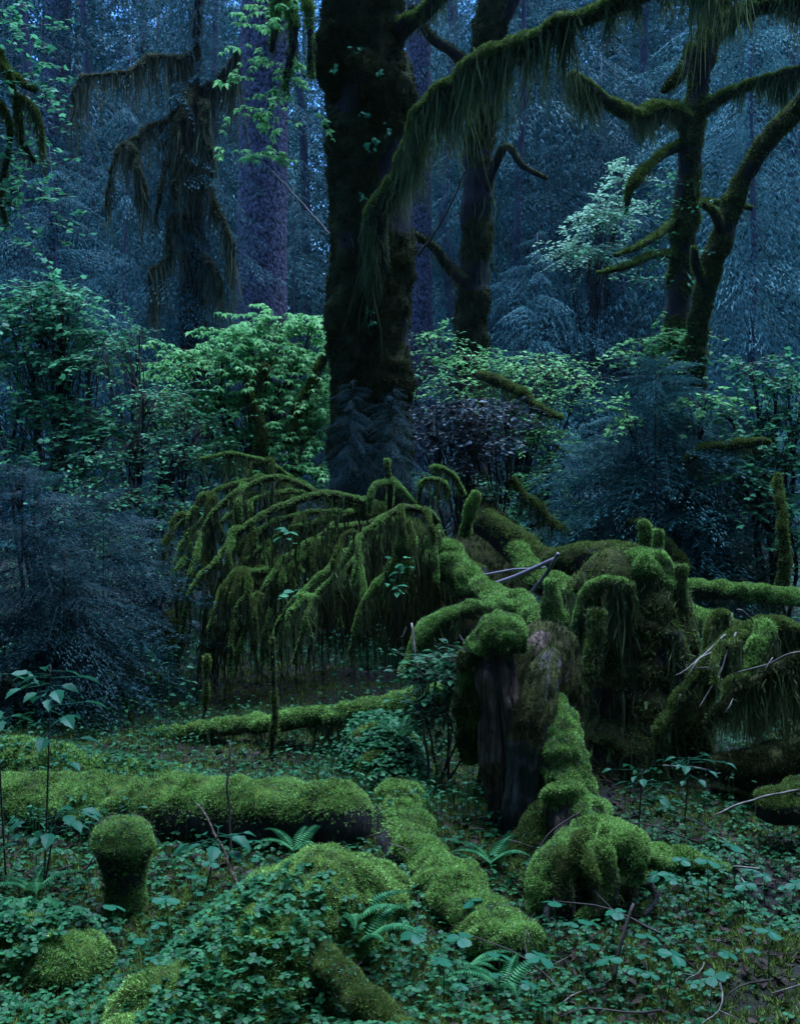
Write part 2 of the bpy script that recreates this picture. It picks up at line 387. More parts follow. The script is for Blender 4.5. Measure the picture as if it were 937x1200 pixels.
def limb(name, pts, parent=None, world=False, sides=14, step=0.05, bark='bark', base='mossbase', moss='moss', hangm='hang',
         wz=1.0, wn=0.5, thr=0.0, thick=0.02, lump=0.15, tufts=0, ts=0.03, droop=0.0, hang=0, hl=0.2, hw=0.012, clump=1.2,
         nfreq=3.0, flute=0, kink=0, grain=0, label=None):
    """a trunk, log, root or branch through photo points (px, py, depth, radius px) with its own moss
    growing where the surface faces up (wz) and in patches (wn)"""
    if not world:
        pts = [np.append(W(a, b, Y), r / FPX * Y) for a, b, Y, r in pts]
    P = smooth_path(pts, step)
    e_ = P[-1, :3] - P[-2, :3]; e_ = e_ / np.linalg.norm(e_); r_ = P[-1, 3]
    if r_ > .006:                       # rounded tip
        P = np.vstack([P] + [np.append(P[-1, :3] + e_ * r_ * math.sin(a_) * .7, r_ * math.cos(a_)) for a_ in (.5, .9, 1.2, 1.42)])
    path, rad = P[:, :3].copy(), np.maximum(P[:, 3], 0.003)
    if kink:
        k_ = np.minimum(1, np.linspace(0, 8, len(path)))[:, None] * kink
        path += k_ * np.stack([noise(path, 2.6), noise(path + 40, 2.6), noise(path + 80, 2.6)], -1) + k_ * .4 * np.stack([noise(path, 8.), noise(path + 40, 8.), noise(path + 80, 8.)], -1)
    G, N = tube_grid(path, rad, sides)
    r3 = rad[:, None]
    d = lump * r3 * (noise(G, 0.7 / max(rad.mean(), .02)) + 0.5 * noise(G + 5, 1.7 / max(rad.mean(), .02)))
    if flute:
        a = np.arctan2(N[..., 1], N[..., 0])
        d = d + flute * r3 * np.abs(np.sin(a * 4 + 2.5 * noise(path * [1, 1, .6] + 3, 1.0)[:, None]))
    if grain:
        q_ = np.concatenate([N[..., :2] * [5, 5] * r3[..., None] / .25, (path[:, 2] * 1.1)[:, None, None] + 0 * N[..., :1]], -1)
        d = d - grain * r3 * (np.abs(noise(q_, 1.0)) ** .6 + .7 * np.abs(noise(q_ + 17, 2.7)) ** .6 + .35 * noise(q_ * [1, 1, 3] + 5, 6.0))
    V = G + N * d[..., None]
    gp_ = np.gradient(V, axis=0); gr_ = np.roll(V, -1, 1) - np.roll(V, 1, 1)
    GN = nrm(np.cross(gr_, gp_)); GN = np.where((np.sum(GN * N, -1) < 0)[..., None], -GN, GN)
    s = wz * GN[..., 2] + wn * noise(G + 11, nfreq) + 0.35 * wn * noise(G, nfreq * 3.1) - thr
    mask = 1 / (1 + np.exp(-s / 0.12))
    lumpy = min(thick, .05) * (0.55 * noise(G + 2, 5.0) + 0.55 * noise(G, 11.0) + 0.4 * noise(G, 24.0) + 0.25 * noise(G, 48.0))
    V = V + N * (mask * (thick * MT + lumpy))[..., None]
    m, n = V.shape[:2]
    F = grid_faces(m, sides)
    Vf = V.reshape(-1, 3); mf = mask.reshape(-1)
    fm = mf[F].mean(1)
    mb = MB()
    mb.v.append(np.vstack([Vf, path[0][None], path[-1][None]]).astype(np.float32)); mb.nv = len(Vf) + 2
    mb.f.append((F, (fm > 0.5).astype(int), True))
    j = np.arange(sides); j2 = (j + 1) % sides
    mb.f.append((np.stack([np.full(sides, m * n), j2, j], -1), 0, True))
    mb.f.append((np.stack([np.full(sides, m * n + 1), (m - 1) * n + j, (m - 1) * n + j2], -1), int(fm[-sides:].mean() > .5), True))
    body = mb.build(name, [M[bark], M[base]], parent)
    if label: body["label"] = label
    if tufts or hang:
        q = MB()
        if tufts:
            Pt, Nt, k = sample_quads(Vf, F, int(tufts), np.clip(fm, 0.002, 1) ** 1.5)
            Nt = np.where((np.sum(Nt * N.reshape(-1, 3)[F[k, 0]], 1) < 0)[:, None], -Nt, Nt)
            add_tufts(q, Pt, Nt, ts * MS * np.clip(.95 + .75 * noise(Pt, 13.0), .35, 1.7), 0, droop=droop)
            if tufts > 7000:            # dead needles and tiny leaves caught in the moss
                for nn, T_, sz, mi in ((int(tufts / 40), OVAL, .012, 3), (int(tufts / 40), NEEDLE, .035, 2)):
                    Pt, Nt, k = sample_quads(Vf, F, nn, np.clip(fm, 0.002, 1) ** 1.5)
                    Nt = np.where((np.sum(Nt * N.reshape(-1, 3)[F[k, 0]], 1) < 0)[:, None], -Nt, Nt)
                    D = nrm(np.cross(Nt, rand_dirs(nn)) + .2 * Nt)
                    X, Y, Z = frame_from(D, Nt + .3 * rng.normal(size=(nn, 3)))
                    q.inst(*T_, Pt + Nt * ts * MS * .75, X, Y, Z, sz * rng.uniform(.5, 1.4, nn), mi)
        if hang:
            wgt = np.clip(0.35 - N.reshape(-1, 3)[F].mean(1)[:, 2], 0.02, 1)
            Pt, Nt, k = sample_quads(Vf, F, int(hang), wgt)
            cl = np.clip(0.5 + 0.85 * noise(Pt * [1, 1, .2], clump * 1.5) + 0.6 * noise(Pt * [1, 1, .2] + 9, clump * 6), 0.06, 1.7)
            Ln = hl * cl * rng.uniform(.12, 1.35, len(Pt)) ** 1.5
            add_strands(q, Pt + np.array([0, 0, .01]), Ln, hw, 1)
        q.build("moss", [M[moss], M[hangm], M['litter'], M['herb']], body if parent is None or parent.type == 'EMPTY' else parent)
    return body

def add_leaves(mb, P, D, size, T=OVAL, tilt=0.35, mat=0, up=(0, 0, 1)):
    n = len(P)
    U = nrm(np.asarray(up) + tilt * rng.normal(size=(n, 3)))
    X, Y, Z = frame_from(D, U)
    mb.inst(*T, P, X, Y, Z, size * rng.uniform(.65, 1.25, n), mat)

def add_sprays(lf, tw, O, D, Ln, nl, size, T=OVAL, droop=0.25, tilt=0.3, twr=0.003):
    """leafy twigs: leaves alternate along each twig in a flat layer"""
    n = len(O)
    D = nrm(D); S = nrm(np.cross(D, [0, 0, 1.0]))
    for i in range(nl):
        t = (i + 0.6) / nl
        P = O + D * (Ln * t)[:, None] - np.array([0, 0, 1.0]) * (droop * Ln * t * t)[:, None]
        sgn = 1 if i % 2 else -1
        jit = rng.normal(size=(n, 3)) * size * 0.35
        d = D * rng.uniform(.3, 1.0, (n, 1)) + S * sgn * rng.uniform(.5, 1.1, (n, 1)) + np.array([0, 0, -.2]) * rng.random((n, 1))
        add_leaves(lf, P + jit * [1, 1, .5], d, size, T, tilt)
    if tw is not None:
        t = np.array([0, .35, .7, 1.0])
        for a in range(n):
            p = O[a] + D[a] * (Ln[a] * t)[:, None] - np.array([0, 0, 1.0]) * (droop * Ln[a] * t * t)[:, None]
            tw.tube(p, [twr * 1.4, twr * 1.2, twr, twr * .5], 3)

# ---------------------------------------------------------------- conifer boughs
def bough(twigs, hang, leaf, density, sweep=0.28, wid=0.42):
    """flat drooping spray of unit length along +Y"""
    V = []; F = []
    def ax(t): return np.array([0.03 * math.sin(5 * t), t, 0.06 * t - sweep * t * t])
    V += [(-.003, 0, 0), (.003, 0, 0), ax(.5) + [.002, 0, 0], ax(.5) - [.002, 0, 0], ax(1.) + [.001, 0, 0], ax(1.) - [.001, 0, 0]]
    F += [(0, 1, 2, 3), (3, 2, 4, 5)]
    for i in range(twigs):
        t = 0.06 + 0.94 * (i + rng.random()) / twigs
        for sgn in (-1, 1):
            tl = (wid * (1 - t) ** .75 + .05) * rng.uniform(.55, 1.15)
            ang = math.radians(rng.uniform(40, 68))
            d = np.array([sgn * math.sin(ang), math.cos(ang), rng.normal() * .12])
            k = max(2, int(tl * density))
            p0 = ax(t)
            for q in range(k):
                s_ = (q + .5) / k * tl
                p = p0 + d * s_ + np.array([0, 0, -hang * (s_ / wid) ** 1.4 * wid * 1.3])
                dirv = nrm(d + np.array([0, 0, -hang * 1.6 * (s_ / wid) ** .6]))
                side = nrm(np.cross(dirv, [0, 0, 1.0]) + rng.normal(size=3) * .25)
                for sg in (-1, 1):
                    l = leaf * rng.uniform(.6, 1.3)
                    e = p + (dirv * .75 + side * sg * .8 + np.array([0, 0, -.15 - .3 * hang])) * l
                    b = len(V)
                    V += [p - dirv * leaf * .27, p + dirv * leaf * .27, e]
                    F.append((b, b + 1, b + 2))
    return np.array(V, float), F
BOUGH_MID = [bough(21, h, .036, 25, wid=.5) for h in (.35, .6, .9)]
BOUGH_HANG = [bough(22, h, .036, 26, sweep=.55, wid=.45) for h in (1.0, 1.6)]
BOUGH_FAR = [bough(12, h, .085, 12, wid=.5) for h in (.5, 1.0)]
BOUGH_WEEP = [bough(24, h, .034, 32, sweep=.95, wid=.36) for h in (.5, .9)]
BOUGH_FINE = [bough(22, h, .034, 32, sweep=.5) for h in (.3, .5)]

def conifer_boughs(mb, base, H, R, nb, lib, z0=0.05, pow_=0.8, tilt=0.0, jitter=.25, top=True):
    u = (np.arange(nb) + rng.random(nb)) / nb
    z = H * (z0 + (1 - z0) * u)
    L = R * ((1 - u) ** pow_ * .92 + .08) * rng.uniform(1 - jitter, 1 + jitter, nb)
    a = np.arange(nb) * 2.39996 + rng.normal(size=nb) * .4
    pitch = tilt + .45 * u + rng.normal(size=nb) * .12 - .12
    Y = np.stack([np.cos(a) * np.cos(pitch), np.sin(a) * np.cos(pitch), np.sin(pitch)], -1)
    X, Y, Z = frame_from(Y, np.array([0, 0, 1.0]) + rng.normal(size=(nb, 3)) * .18)
    O = np.asarray(base, float) + np.stack([0 * z, 0 * z, z], -1)
    pick = rng.integers(0, len(lib), nb)
    for i, T in enumerate(lib):
        s = pick == i
        mb.inst(*T, O[s], X[s], Y[s], Z[s], L[s])

def conifer(name, label, base, H, R, nb, lib, mat='conifer', trunk_r=None, bark='bark', group=None, **kw):
    r = thing(name, label, 'conifer', base, group)
    t = MB(); tr = trunk_r or H * .0075
    zz = np.linspace(-.2, H, 10)
    pth = np.asarray(base, float) + np.stack([.02 * H * noise(np.stack([zz * .3, zz * 0, zz * 0], -1) + base[0] * 3.7), 0 * zz, zz], -1)
    t.tube(pth, np.maximum(tr * (1 - zz / H * .95), .004), 10)
    t.build("trunk", M[bark], r)
    c = MB(); conifer_boughs(c, base, H, R, nb, lib, **kw)
    c.build("crown", M[mat], r)
    return r

#@@SETTING
# ---------------------------------------------------------------- the setting: ground and the far-off wood, with unseen trees added to block side light
def axis_(n, half, mid=0.0):
    u = np.linspace(-1, 1, n)
    return mid + half * np.sinh(4.2 * u) / math.sinh(4.2)
gx = axis_(260, 95); gy = axis_(300, 95, 8.0)
GX, GY = np.meshgrid(gx, gy, indexing='ij')
GV = np.stack([GX, GY, terrain(GX, GY)], -1).reshape(-1, 3)
i = np.arange(259)[:, None] * 300; j = np.arange(299)[None]
g = MB(); g.add(GV, np.stack([i + j, i + 300 + j, i + 301 + j, i + j + 1], -1).reshape(-1, 4), 0, True)
go = g.build("ground", M['ground']); tag(go, "dark soil of the forest floor between moss and herbs", kind='structure')

ff = MB(); ft = MB()
for k in range(190):
    a = rng.uniform(0, 2 * math.pi)
    if k < 110:
        x, y = rng.uniform(-24, 24), rng.uniform(40, 62)
    else:  # unseen trees beside and behind the camera, added to cut low light
        a = rng.uniform(math.radians(75), math.radians(285)) if k < 165 else rng.uniform(-1.3, 1.3) + (math.pi if k % 2 else 0) + math.pi / 2
        rr = rng.uniform(8.5, 30)
        x, y = rr * math.sin(a), rr * math.cos(a) + 4
        if y > 0 and abs(x) < .34 * y + 5: continue
    H = rng.uniform(17, 27)
    b = (x, y, float(terrain(x, y)))
    conifer_boughs(ff, b, H, rng.uniform(2.6, 4.2), 120 if k < 110 else 110, BOUGH_FAR, z0=.05, pow_=.5)
    zz = np.array([-.3, H * .5, H]); ft.tube(np.array(b) + np.stack([0 * zz, 0 * zz, zz], -1), [.3, .2, .03], 6)
fo = thing("forest", "far-off wood of blue conifers closing the view, plus unseen trees added to block side light", "forest"); fo["kind"] = "stuff"
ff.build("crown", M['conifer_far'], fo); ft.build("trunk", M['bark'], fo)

HZ = 0.00015
hb = MB()
X0, X1, Y0, Y1, Z0, Z1 = -97, 97, -90, 106, -2.5, 31
hb.add([(X0, Y0, Z0), (X1, Y0, Z0), (X1, Y1, Z0), (X0, Y1, Z0), (X0, Y0, Z1), (X1, Y0, Z1), (X1, Y1, Z1), (X0, Y1, Z1)],
       [(0, 3, 2, 1), (4, 5, 6, 7), (0, 1, 5, 4), (1, 2, 6, 5), (2, 3, 7, 6), (3, 0, 4, 7)])
hm, N_, L_ = new_mat("haze_air")
pv = N_.new("ShaderNodeVolumePrincipled"); pv.inputs["Color"].default_value = (.85, .9, .95, 1); pv.inputs["Density"].default_value = HZ
ou = N_.new("ShaderNodeOutputMaterial"); L_.new(pv.outputs[0], ou.inputs["Volume"])
ho = hb.build("haze", hm); tag(ho, "thin blue haze in the damp forest air", kind='stuff')
#@@THINGS
def gp(px, Y):
    x = (px - CXP) / FPX * Y
    return np.array([x, Y, float(terrain(x, Y))])
def gpx(px, py):
    """ground point seen at a pixel"""
    Y = CAMH * FPX / (py - HOR)
    for _ in range(4):
        Y = (CAMH - float(terrain((px - CXP) / FPX * Y, Y))) * FPX / (py - HOR)
    return gp(px, Y)

# ---------------------------------------------------------------- background conifers
bank = [
 # px, depth, height, radius, boughs, library, label
 (20, 26, 21, 3.0, 110, BOUGH_MID, "tall blue conifer behind the hanging maple leaves at the edge of the wood"),
 (105, 31, 22, 3.1, 110, BOUGH_MID, "tall blue conifer showing pale behind the moss-draped dead hemlock"),
 (175, 36, 24, 3.4, 110, BOUGH_MID, "distant blue conifer closing the gap beside the dead hemlock"),
 (262, 29, 20, 2.8, 100, BOUGH_HANG, "drooping blue conifer just behind the purple spruce trunk"),
 (352, 33, 22, 3.2, 110, BOUGH_MID, "blue conifer filling the gap between spruce trunk and dark maple"),
 (452, 38, 24, 3.2, 100, BOUGH_MID, "distant conifer mostly hidden behind the dark maple trunk"),
 (520, 30, 21, 2.8, 100, BOUGH_HANG, "drooping conifer between the slim purple trunk and the shaggy trunk"),
 (610, 24, 15, 2.6, 110, BOUGH_HANG, "blue conifer with weeping boughs just past the shaggy trunk"),
 (655, 34, 23, 3.3, 110, BOUGH_MID, "tall blue conifer behind the pale glinting leaves in the gap"),
 (705, 23, 8.5, 2.3, 110, BOUGH_HANG, "young weeping conifer below the pale glinting leaves"),
 (745, 29, 21, 3.0, 110, BOUGH_MID, "blue conifer behind the horizontal mossy maple limb"),
 (815, 33, 23, 3.2, 110, BOUGH_MID, "tall conifer directly behind the two leaning mossy maples"),
 (880, 22, 12, 2.6, 120, BOUGH_HANG, "dark weeping conifer behind the slanting mossy maple stem"),
 (940, 28, 21, 3.2, 110, BOUGH_MID, "tall conifer cut by the frame past the slanting stem"),
 (560, 42, 26, 3.4, 100, BOUGH_MID, "far conifer glimpsed above the mossy arching limb"),
 (60, 21, 6.5, 1.9, 90, BOUGH_HANG, "young blue conifer behind the teal vine maple crown"),
 (150, 23, 9, 2.0, 90, BOUGH_HANG, "young weeping conifer beside the dead hemlock trunk"),
 (345, 22, 6.0, 1.6, 90, BOUGH_HANG, "young conifer under the gap between spruce and dark maple"),
 (630, 20, 5.0, 1.7, 90, BOUGH_HANG, "short weeping conifer behind the yellow-green shrub"),
]
for px, Y, H, R, nb, lib, lab in bank:
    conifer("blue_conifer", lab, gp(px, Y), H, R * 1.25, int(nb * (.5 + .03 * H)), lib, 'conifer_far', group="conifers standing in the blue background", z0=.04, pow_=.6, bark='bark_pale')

# ---------------------------------------------------------------- trunks of the middle distance
t = thing("spruce_tree", "straight spruce trunk with scaly purple-grey bark rising out of the bright shrub", "spruce", gp(307, 20))
limb("trunk", [(306, 665, 20, 34), (306, 600, 20, 32), (306, 400, 20, 30), (308, 200, 20, 29), (311, 0, 20, 28), (313, -200, 20, 26), (314, -600, 20, 20)], t, sides=40, step=.08, bark='bark_spruce', base='mossbase_dark', wz=0, wn=.4, thr=.38, thick=.02, lump=.04, nfreq=1.2, tufts=1500, ts=.05, moss='moss_dark')
c = MB(); conifer_boughs(c, gp(307, 20) + [0, 0, 9.5], 8, 3, 40, BOUGH_MID, z0=0); c.build("crown", M['conifer'], t)

t = thing("spruce_tree", "slim purple trunk half hidden behind the dark maple's limb", "spruce", gp(492, 24))
limb("trunk", [(493, 640, 24, 16), (492, 400, 24, 15), (491, 200, 24, 14), (490, 0, 24, 14), (490, -300, 24, 11)], t, sides=24, step=.1, bark='bark_spruce', base='mossbase_dark', wz=0, wn=.4, thr=.3, lump=.05)
c = MB(); conifer_boughs(c, gp(492, 24) + [0, 0, 11], 8, 3, 30, BOUGH_MID, z0=0); c.build("crown", M['conifer'], t)

t = thing("spruce_tree", "faint violet trunk far off behind the hanging maple leaves", "spruce", gp(66, 33))
limb("trunk", [(64, 600, 33, 17), (66, 300, 33, 16), (68, 0, 33, 15), (70, -300, 33, 12)], t, sides=20, step=.2, bark='bark_spruce', base='mossbase_dark', wz=0, wn=.4, thr=.4, lump=.05)
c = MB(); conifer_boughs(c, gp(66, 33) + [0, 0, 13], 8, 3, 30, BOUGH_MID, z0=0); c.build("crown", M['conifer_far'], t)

t = thing("mossy_tree", "shaggy moss-covered trunk forking under the arching limb", "tree", gp(557, 17))
tr = limb("trunk", [(556, 690, 17, 21), (554, 560, 17, 18), (553, 420, 17, 17), (556, 300, 17, 18), (560, 200, 17, 16), (566, 110, 17, 17), (578, 20, 17, 19), (590, -90, 17, 18), (600, -300, 17, 13)], t, sides=24, step=.06, bark='bark', base='mossbase_dark', wz=0, wn=.7, thr=-.15, thick=.03, lump=.2, tufts=11000, ts=.045, droop=.6, moss='moss_dark', hang=1300, hl=.3, hw=.02, nfreq=2)
limb("branch", [(566, 120, 17, 11), (545, 80, 17, 8), (528, 60, 16.8, 6), (505, 45, 16.5, 5), (480, 10, 16.2, 4)], t, tufts=900, ts=.04, hang=200, hl=.25, hw=.016, base='mossbase_dark', moss='moss_dark')
limb("branch", [(560, 250, 17, 5), (590, 175, 16.6, 4.5), (612, 195, 16.5, 3.5), (640, 210, 16.4, 2)], t, tufts=300, ts=.03, base='mossbase_dark', moss='moss_dark')
limb("branch", [(552, 330, 17, 7), (530, 320, 16.6, 6), (508, 290, 16.2, 5), (478, 272, 16, 4)], t, tufts=700, ts=.04, hang=150, hl=.2, base='mossbase_dark', moss='moss_dark')
limb("branch", [(580, 30, 17, 12), (615, -30, 16.8, 10), (660, -120, 16.5, 8)], t, tufts=700, ts=.04, hang=200, hl=.3)

# dead hemlock draped with brown moss
t = thing("draped_hemlock", "hemlock with dark hollow trunk and brown moss curtains on its upper limbs", "hemlock", gp(226, 17))
limb("trunk", [(228, 690, 17, 18), (228, 560, 17, 17), (227, 420, 17, 16), (226, 300, 17, 13), (226, 200, 17, 10), (226, 120, 17, 7), (230, 60, 17, 5), (236, -60, 17, 5), (240, -300, 17, 4)], t, sides=16, wz=0, wn=.7, thr=.1, tufts=4000, ts=.05, droop=.8, moss='hang_brown', base='mossbase_dark', hang=1700, hl=.6, hw=.018, hangm='hang_brown')
for p in ([(226, 150, 17, 6), (208, 165, 16.6, 4), (190, 200, 16.3, 3), (184, 260, 16.2, 2)], [(226, 210, 17, 6), (250, 225, 16.6, 4), (262, 260, 16.3, 3), (266, 320, 16.2, 2)], [(226, 250, 17, 6), (205, 262, 16.5, 4), (188, 300, 16.2, 3), (178, 350, 16.1, 2)], [(226, 300, 17, 6), (245, 310, 16.4, 4), (258, 345, 16.2, 2)],
          [(232, 66, 17, 6), (205, 66, 16.6, 5), (170, 72, 16.3, 5), (130, 85, 16, 4), (100, 92, 15.8, 4), (82, 115, 15.7, 3)],
          [(228, 110, 17, 6), (200, 130, 16.6, 5), (172, 152, 16.3, 5), (150, 168, 16.1, 4), (132, 200, 16, 3), (122, 240, 16, 3)],
          [(228, 105, 17, 9), (216, 112, 16.5, 9), (212, 150, 16.3, 8), (210, 200, 16.2, 6), (207, 235, 16.2, 4)],
          [(228, 112, 17, 7), (246, 100, 16.8, 6), (262, 84, 16.6, 5), (283, 66, 16.5, 3)],
          [(228, 120, 17, 8), (240, 120, 16.4, 8), (243, 160, 16.3, 7), (246, 210, 16.3, 4)],
          [(150, 168, 16.1, 4), (158, 180, 16, 5), (168, 200, 15.9, 4), (172, 230, 15.9, 3)]):
    limb("branch", [(a, b, Y, r * .5) for a, b, Y, r in p], t, sides=8, wn=.4, thr=-.1, thick=.02, kink=.1, tufts=700, ts=.045, droop=.7, moss='hang_brown', hang=560, hl=.75, hw=.022, hangm='hang_brown', base='mossbase_dark', clump=2)
c = MB(); conifer_boughs(c, gp(226, 17), 8.5, 1.35, 170, BOUGH_HANG, z0=.10, pow_=.45)
c.build("crown", M['conifer_far'], t)

# ---------------------------------------------------------------- the big dark maple
t = thing("bigleaf_maple", "massive dark maple trunk with mossy burl and a long arching limb", "maple", gp(436, 12))
tr = limb("trunk", [(440, 800, 12, 62), (438, 690, 12, 53), (436, 600, 12, 47), (435, 500, 12, 45), (433, 400, 12, 45), (433, 300, 12, 46), (432, 200, 12, 45), (431, 100, 12, 47), (429, 0, 12, 45), (426, -150, 12, 42), (420, -420, 12, 36)],
     t, sides=64, step=.045, wz=0.2, wn=.75, thr=-.3, thick=.05, lump=.12, base='mossbase_dark', moss='moss_dark', tufts=36000, ts=.04, droop=.7, hang=900, hl=.22, hw=.014, hangm='hang_brown', nfreq=1.8)
limb("burl", [(408, 20, 11.9, 12), (393, 45, 11.8, 18), (388, 70, 11.75, 19), (394, 98, 11.8, 15), (408, 125, 11.9, 10)], t, sides=24, wz=.3, wn=.4, thr=-.3, thick=.05, base='mossbase_dark', moss='moss_dark', tufts=7000, ts=.035, droop=.4, hang=250, hl=.12)
limb("burl", [(412, 75, 11.65, 8), (425, 82, 11.6, 14), (436, 105, 11.6, 12), (442, 140, 11.65, 8)], t, sides=20, wz=.3, wn=.4, thr=-.2, thick=.05, base='mossbase_dark', moss='moss_dark', tufts=4000, ts=.035, droop=.4, hang=150, hl=.12)
for k_, p in enumerate(([(440, 330, 11.75, 14), (440, 290, 11.5, 13), (446, 250, 11.3, 12), (460, 212, 11.1, 11), (482, 170, 10.9, 10), (504, 130, 10.7, 10), (532, 98, 10.5, 11), (558, 72, 10.3, 13), (592, 60, 10.1, 11), (632, 45, 9.9, 11), (670, 28, 9.7, 10), (722, 8, 9.5, 9), (790, -15, 9.2, 8), (870, -60, 9, 7)],)):
    limb("arching_limb", p, t, sides=26, step=.04, wn=.3, thr=.05, thick=.035, lump=.18, moss='moss_olive', tufts=15000, ts=.028, hang=5200, hl=.66, hw=.016, clump=1.8, kink=.05)
limb("limb", [(452, 60, 12, 16), (470, 35, 11.8, 12), (495, 18, 11.5, 9), (520, -10, 11.2, 8), (560, -70, 11, 7)], t, sides=16, moss='moss_olive', tufts=3000, ts=.03, hang=500, hl=.15)
limb("limb", [(422, -60, 12, 14), (385, -70, 11.6, 9), (350, -50, 11.2, 6), (340, 0, 11, 5), (344, 40, 11, 5), (338, 80, 11, 4), (334, 105, 11, 3)], t, sides=10, moss='moss', tufts=2500, ts=.04, hang=700, hl=.2, hw=.014)
limb("limb", [(350, -50, 11.2, 5), (326, -20, 11, 4), (322, 30, 11, 4), (318, 60, 11, 3)], t, sides=8, moss='moss', tufts=900, ts=.04, hang=300, hl=.2)
limb("limb", [(350, -40, 11.2, 5), (362, 20, 11, 4), (364, 90, 11, 3)], t, sides=8, moss='moss', tufts=900, ts=.04, hang=300, hl=.2)
lf, tw = MB(), MB()
n = 60
O = np.array([W(rng.normal(318, 26), rng.uniform(-20, 185) , rng.uniform(10.8, 11.4)) for _ in range(n)])
add_sprays(lf, tw, O, rand_dirs(n) * [1, 1, .3], rng.uniform(.12, .3, n), 4, .05, UMBEL)
lf.absorb(tw, 1).build('foliage', [M['bright'], M['twig']], t)
# pale ferns and leaves growing on the trunk
lf = MB()
for px, py in ((425, 136), (430, 168), (440, 165), (433, 362), (436, 378), (418, 60), (392, 78), (446, 84), (455, 150), (424, 230)):
    p = W(px, py, 11.5); n = 7
    D = nrm(np.stack([rng.normal(size=n) * .7, -np.ones(n) * .35, -rng.random(n) * 1.2], -1))
    add_leaves(lf, p + rng.normal(size=(n, 3)) * .02, D, .05, OVAL, .5, up=(0, -1, .5))
lf.build("fronds", M['teal'], t)
# hanging hemlock spray at its foot
for (px, py, Y, H, R, nb, lab) in ((412, 575, 11.2, .98, .34, 46, "blue hemlock seedling against the foot of the dark maple trunk"), (460, 575, 11.1, .9, .36, 46, "drooping hemlock seedling on the root side of the dark maple, above the mossy stub")):
    b = W(px, py, Y)
    conifer("hemlock_seedling", lab, b, H, R, nb, BOUGH_HANG, 'hemlock', group="hemlock seedlings at the maple's foot", z0=.1, pow_=.4)

# ---------------------------------------------------------------- the two leaning mossy maples
t = thing("leaning_maple", "upright mossy maple with a level limb reaching out to its side", "maple", gp(788, 14))
limb("trunk", [(783, 720, 14, 19), (786, 560, 14, 17), (791, 430, 14, 16), (796, 330, 14, 14), (803, 250, 14, 14), (808, 180, 14, 13), (816, 110, 14, 12), (828, 50, 14, 12), (845, -10, 14, 12), (858, -150, 14, 10), (868, -400, 14, 7)], t, sides=28, step=.05, wz=0, wn=.7, thr=-.1, thick=.025, lump=.16, moss='moss_olive', base='mossbase_dark', tufts=12000, ts=.04, droop=.4, hang=2600, hl=.3, hw=.015)
limb("limb", [(806, 150, 14, 10), (795, 134, 13.8, 9), (772, 128, 13.6, 8), (745, 135, 13.4, 8), (722, 127, 13.2, 8), (700, 112, 13, 7), (682, 98, 12.9, 6), (670, 86, 12.8, 4)], t, sides=18, moss='moss_olive', tufts=7000, ts=.032, hang=2600, hl=.35, hw=.013)
limb("limb", [(800, 170, 14, 6), (778, 180, 13.7, 5), (752, 203, 13.4, 4.5), (738, 225, 13.3, 4), (733, 250, 13.3, 2)], t, sides=12, moss='moss_olive', tufts=2500, ts=.03, hang=500, hl=.15)
limb("limb", [(820, 100, 14, 10), (810, 55, 13.9, 6), (796, 90, 13.8, 6), (778, 106, 13.7, 4)], t, sides=10, moss='moss_dark', tufts=1500, ts=.03, hang=250, hl=.15)
limb("limb", [(820, 130, 14, 8), (850, 112, 13.8, 6), (885, 98, 13.6, 5.5), (920, 86, 13.4, 5), (960, 80, 13.2, 4)], t, sides=14, moss='moss_olive', tufts=4000, ts=.03, hang=2200, hl=.32, hw=.013)
limb("limb", [(836, 40, 14, 11), (868, 15, 13.7, 9), (910, 5, 13.4, 8), (960, -5, 13.2, 7)], t, sides=12, moss='moss_dark', tufts=2500, ts=.03, hang=2000, hl=.4, hw=.013)
limb("branch", [(792, 300, 14, 6), (765, 300, 13.5, 4), (735, 312, 13.2, 4), (700, 320, 13, 2)], t, sides=8, moss='moss_olive', tufts=900, ts=.03, hang=350, hl=.14)
limb("branch", [(790, 260, 14, 6), (770, 276, 13.6, 4), (748, 290, 13.3, 3), (720, 300, 13.1, 2)], t, sides=8, moss='moss_olive', tufts=700, ts=.03, hang=250, hl=.14)
limb("branch", [(810, 240, 14, 5), (840, 238, 13.6, 4), (880, 245, 13.4, 2)], t, sides=8, moss='moss_olive', tufts=500, ts=.03, hang=200, hl=.12)
lf, tw = MB(), MB(); n = 60
O = np.array([W(rng.normal(770, 34), rng.uniform(210, 330), rng.uniform(13, 14.2)) for _ in range(n)])
add_sprays(lf, tw, O, rand_dirs(n) * [1, 1, .3], rng.uniform(.12, .3, n), 6, .06, OVAL)
lf.absorb(tw, 1).build('foliage', [M['teal'], M['twig']], t)

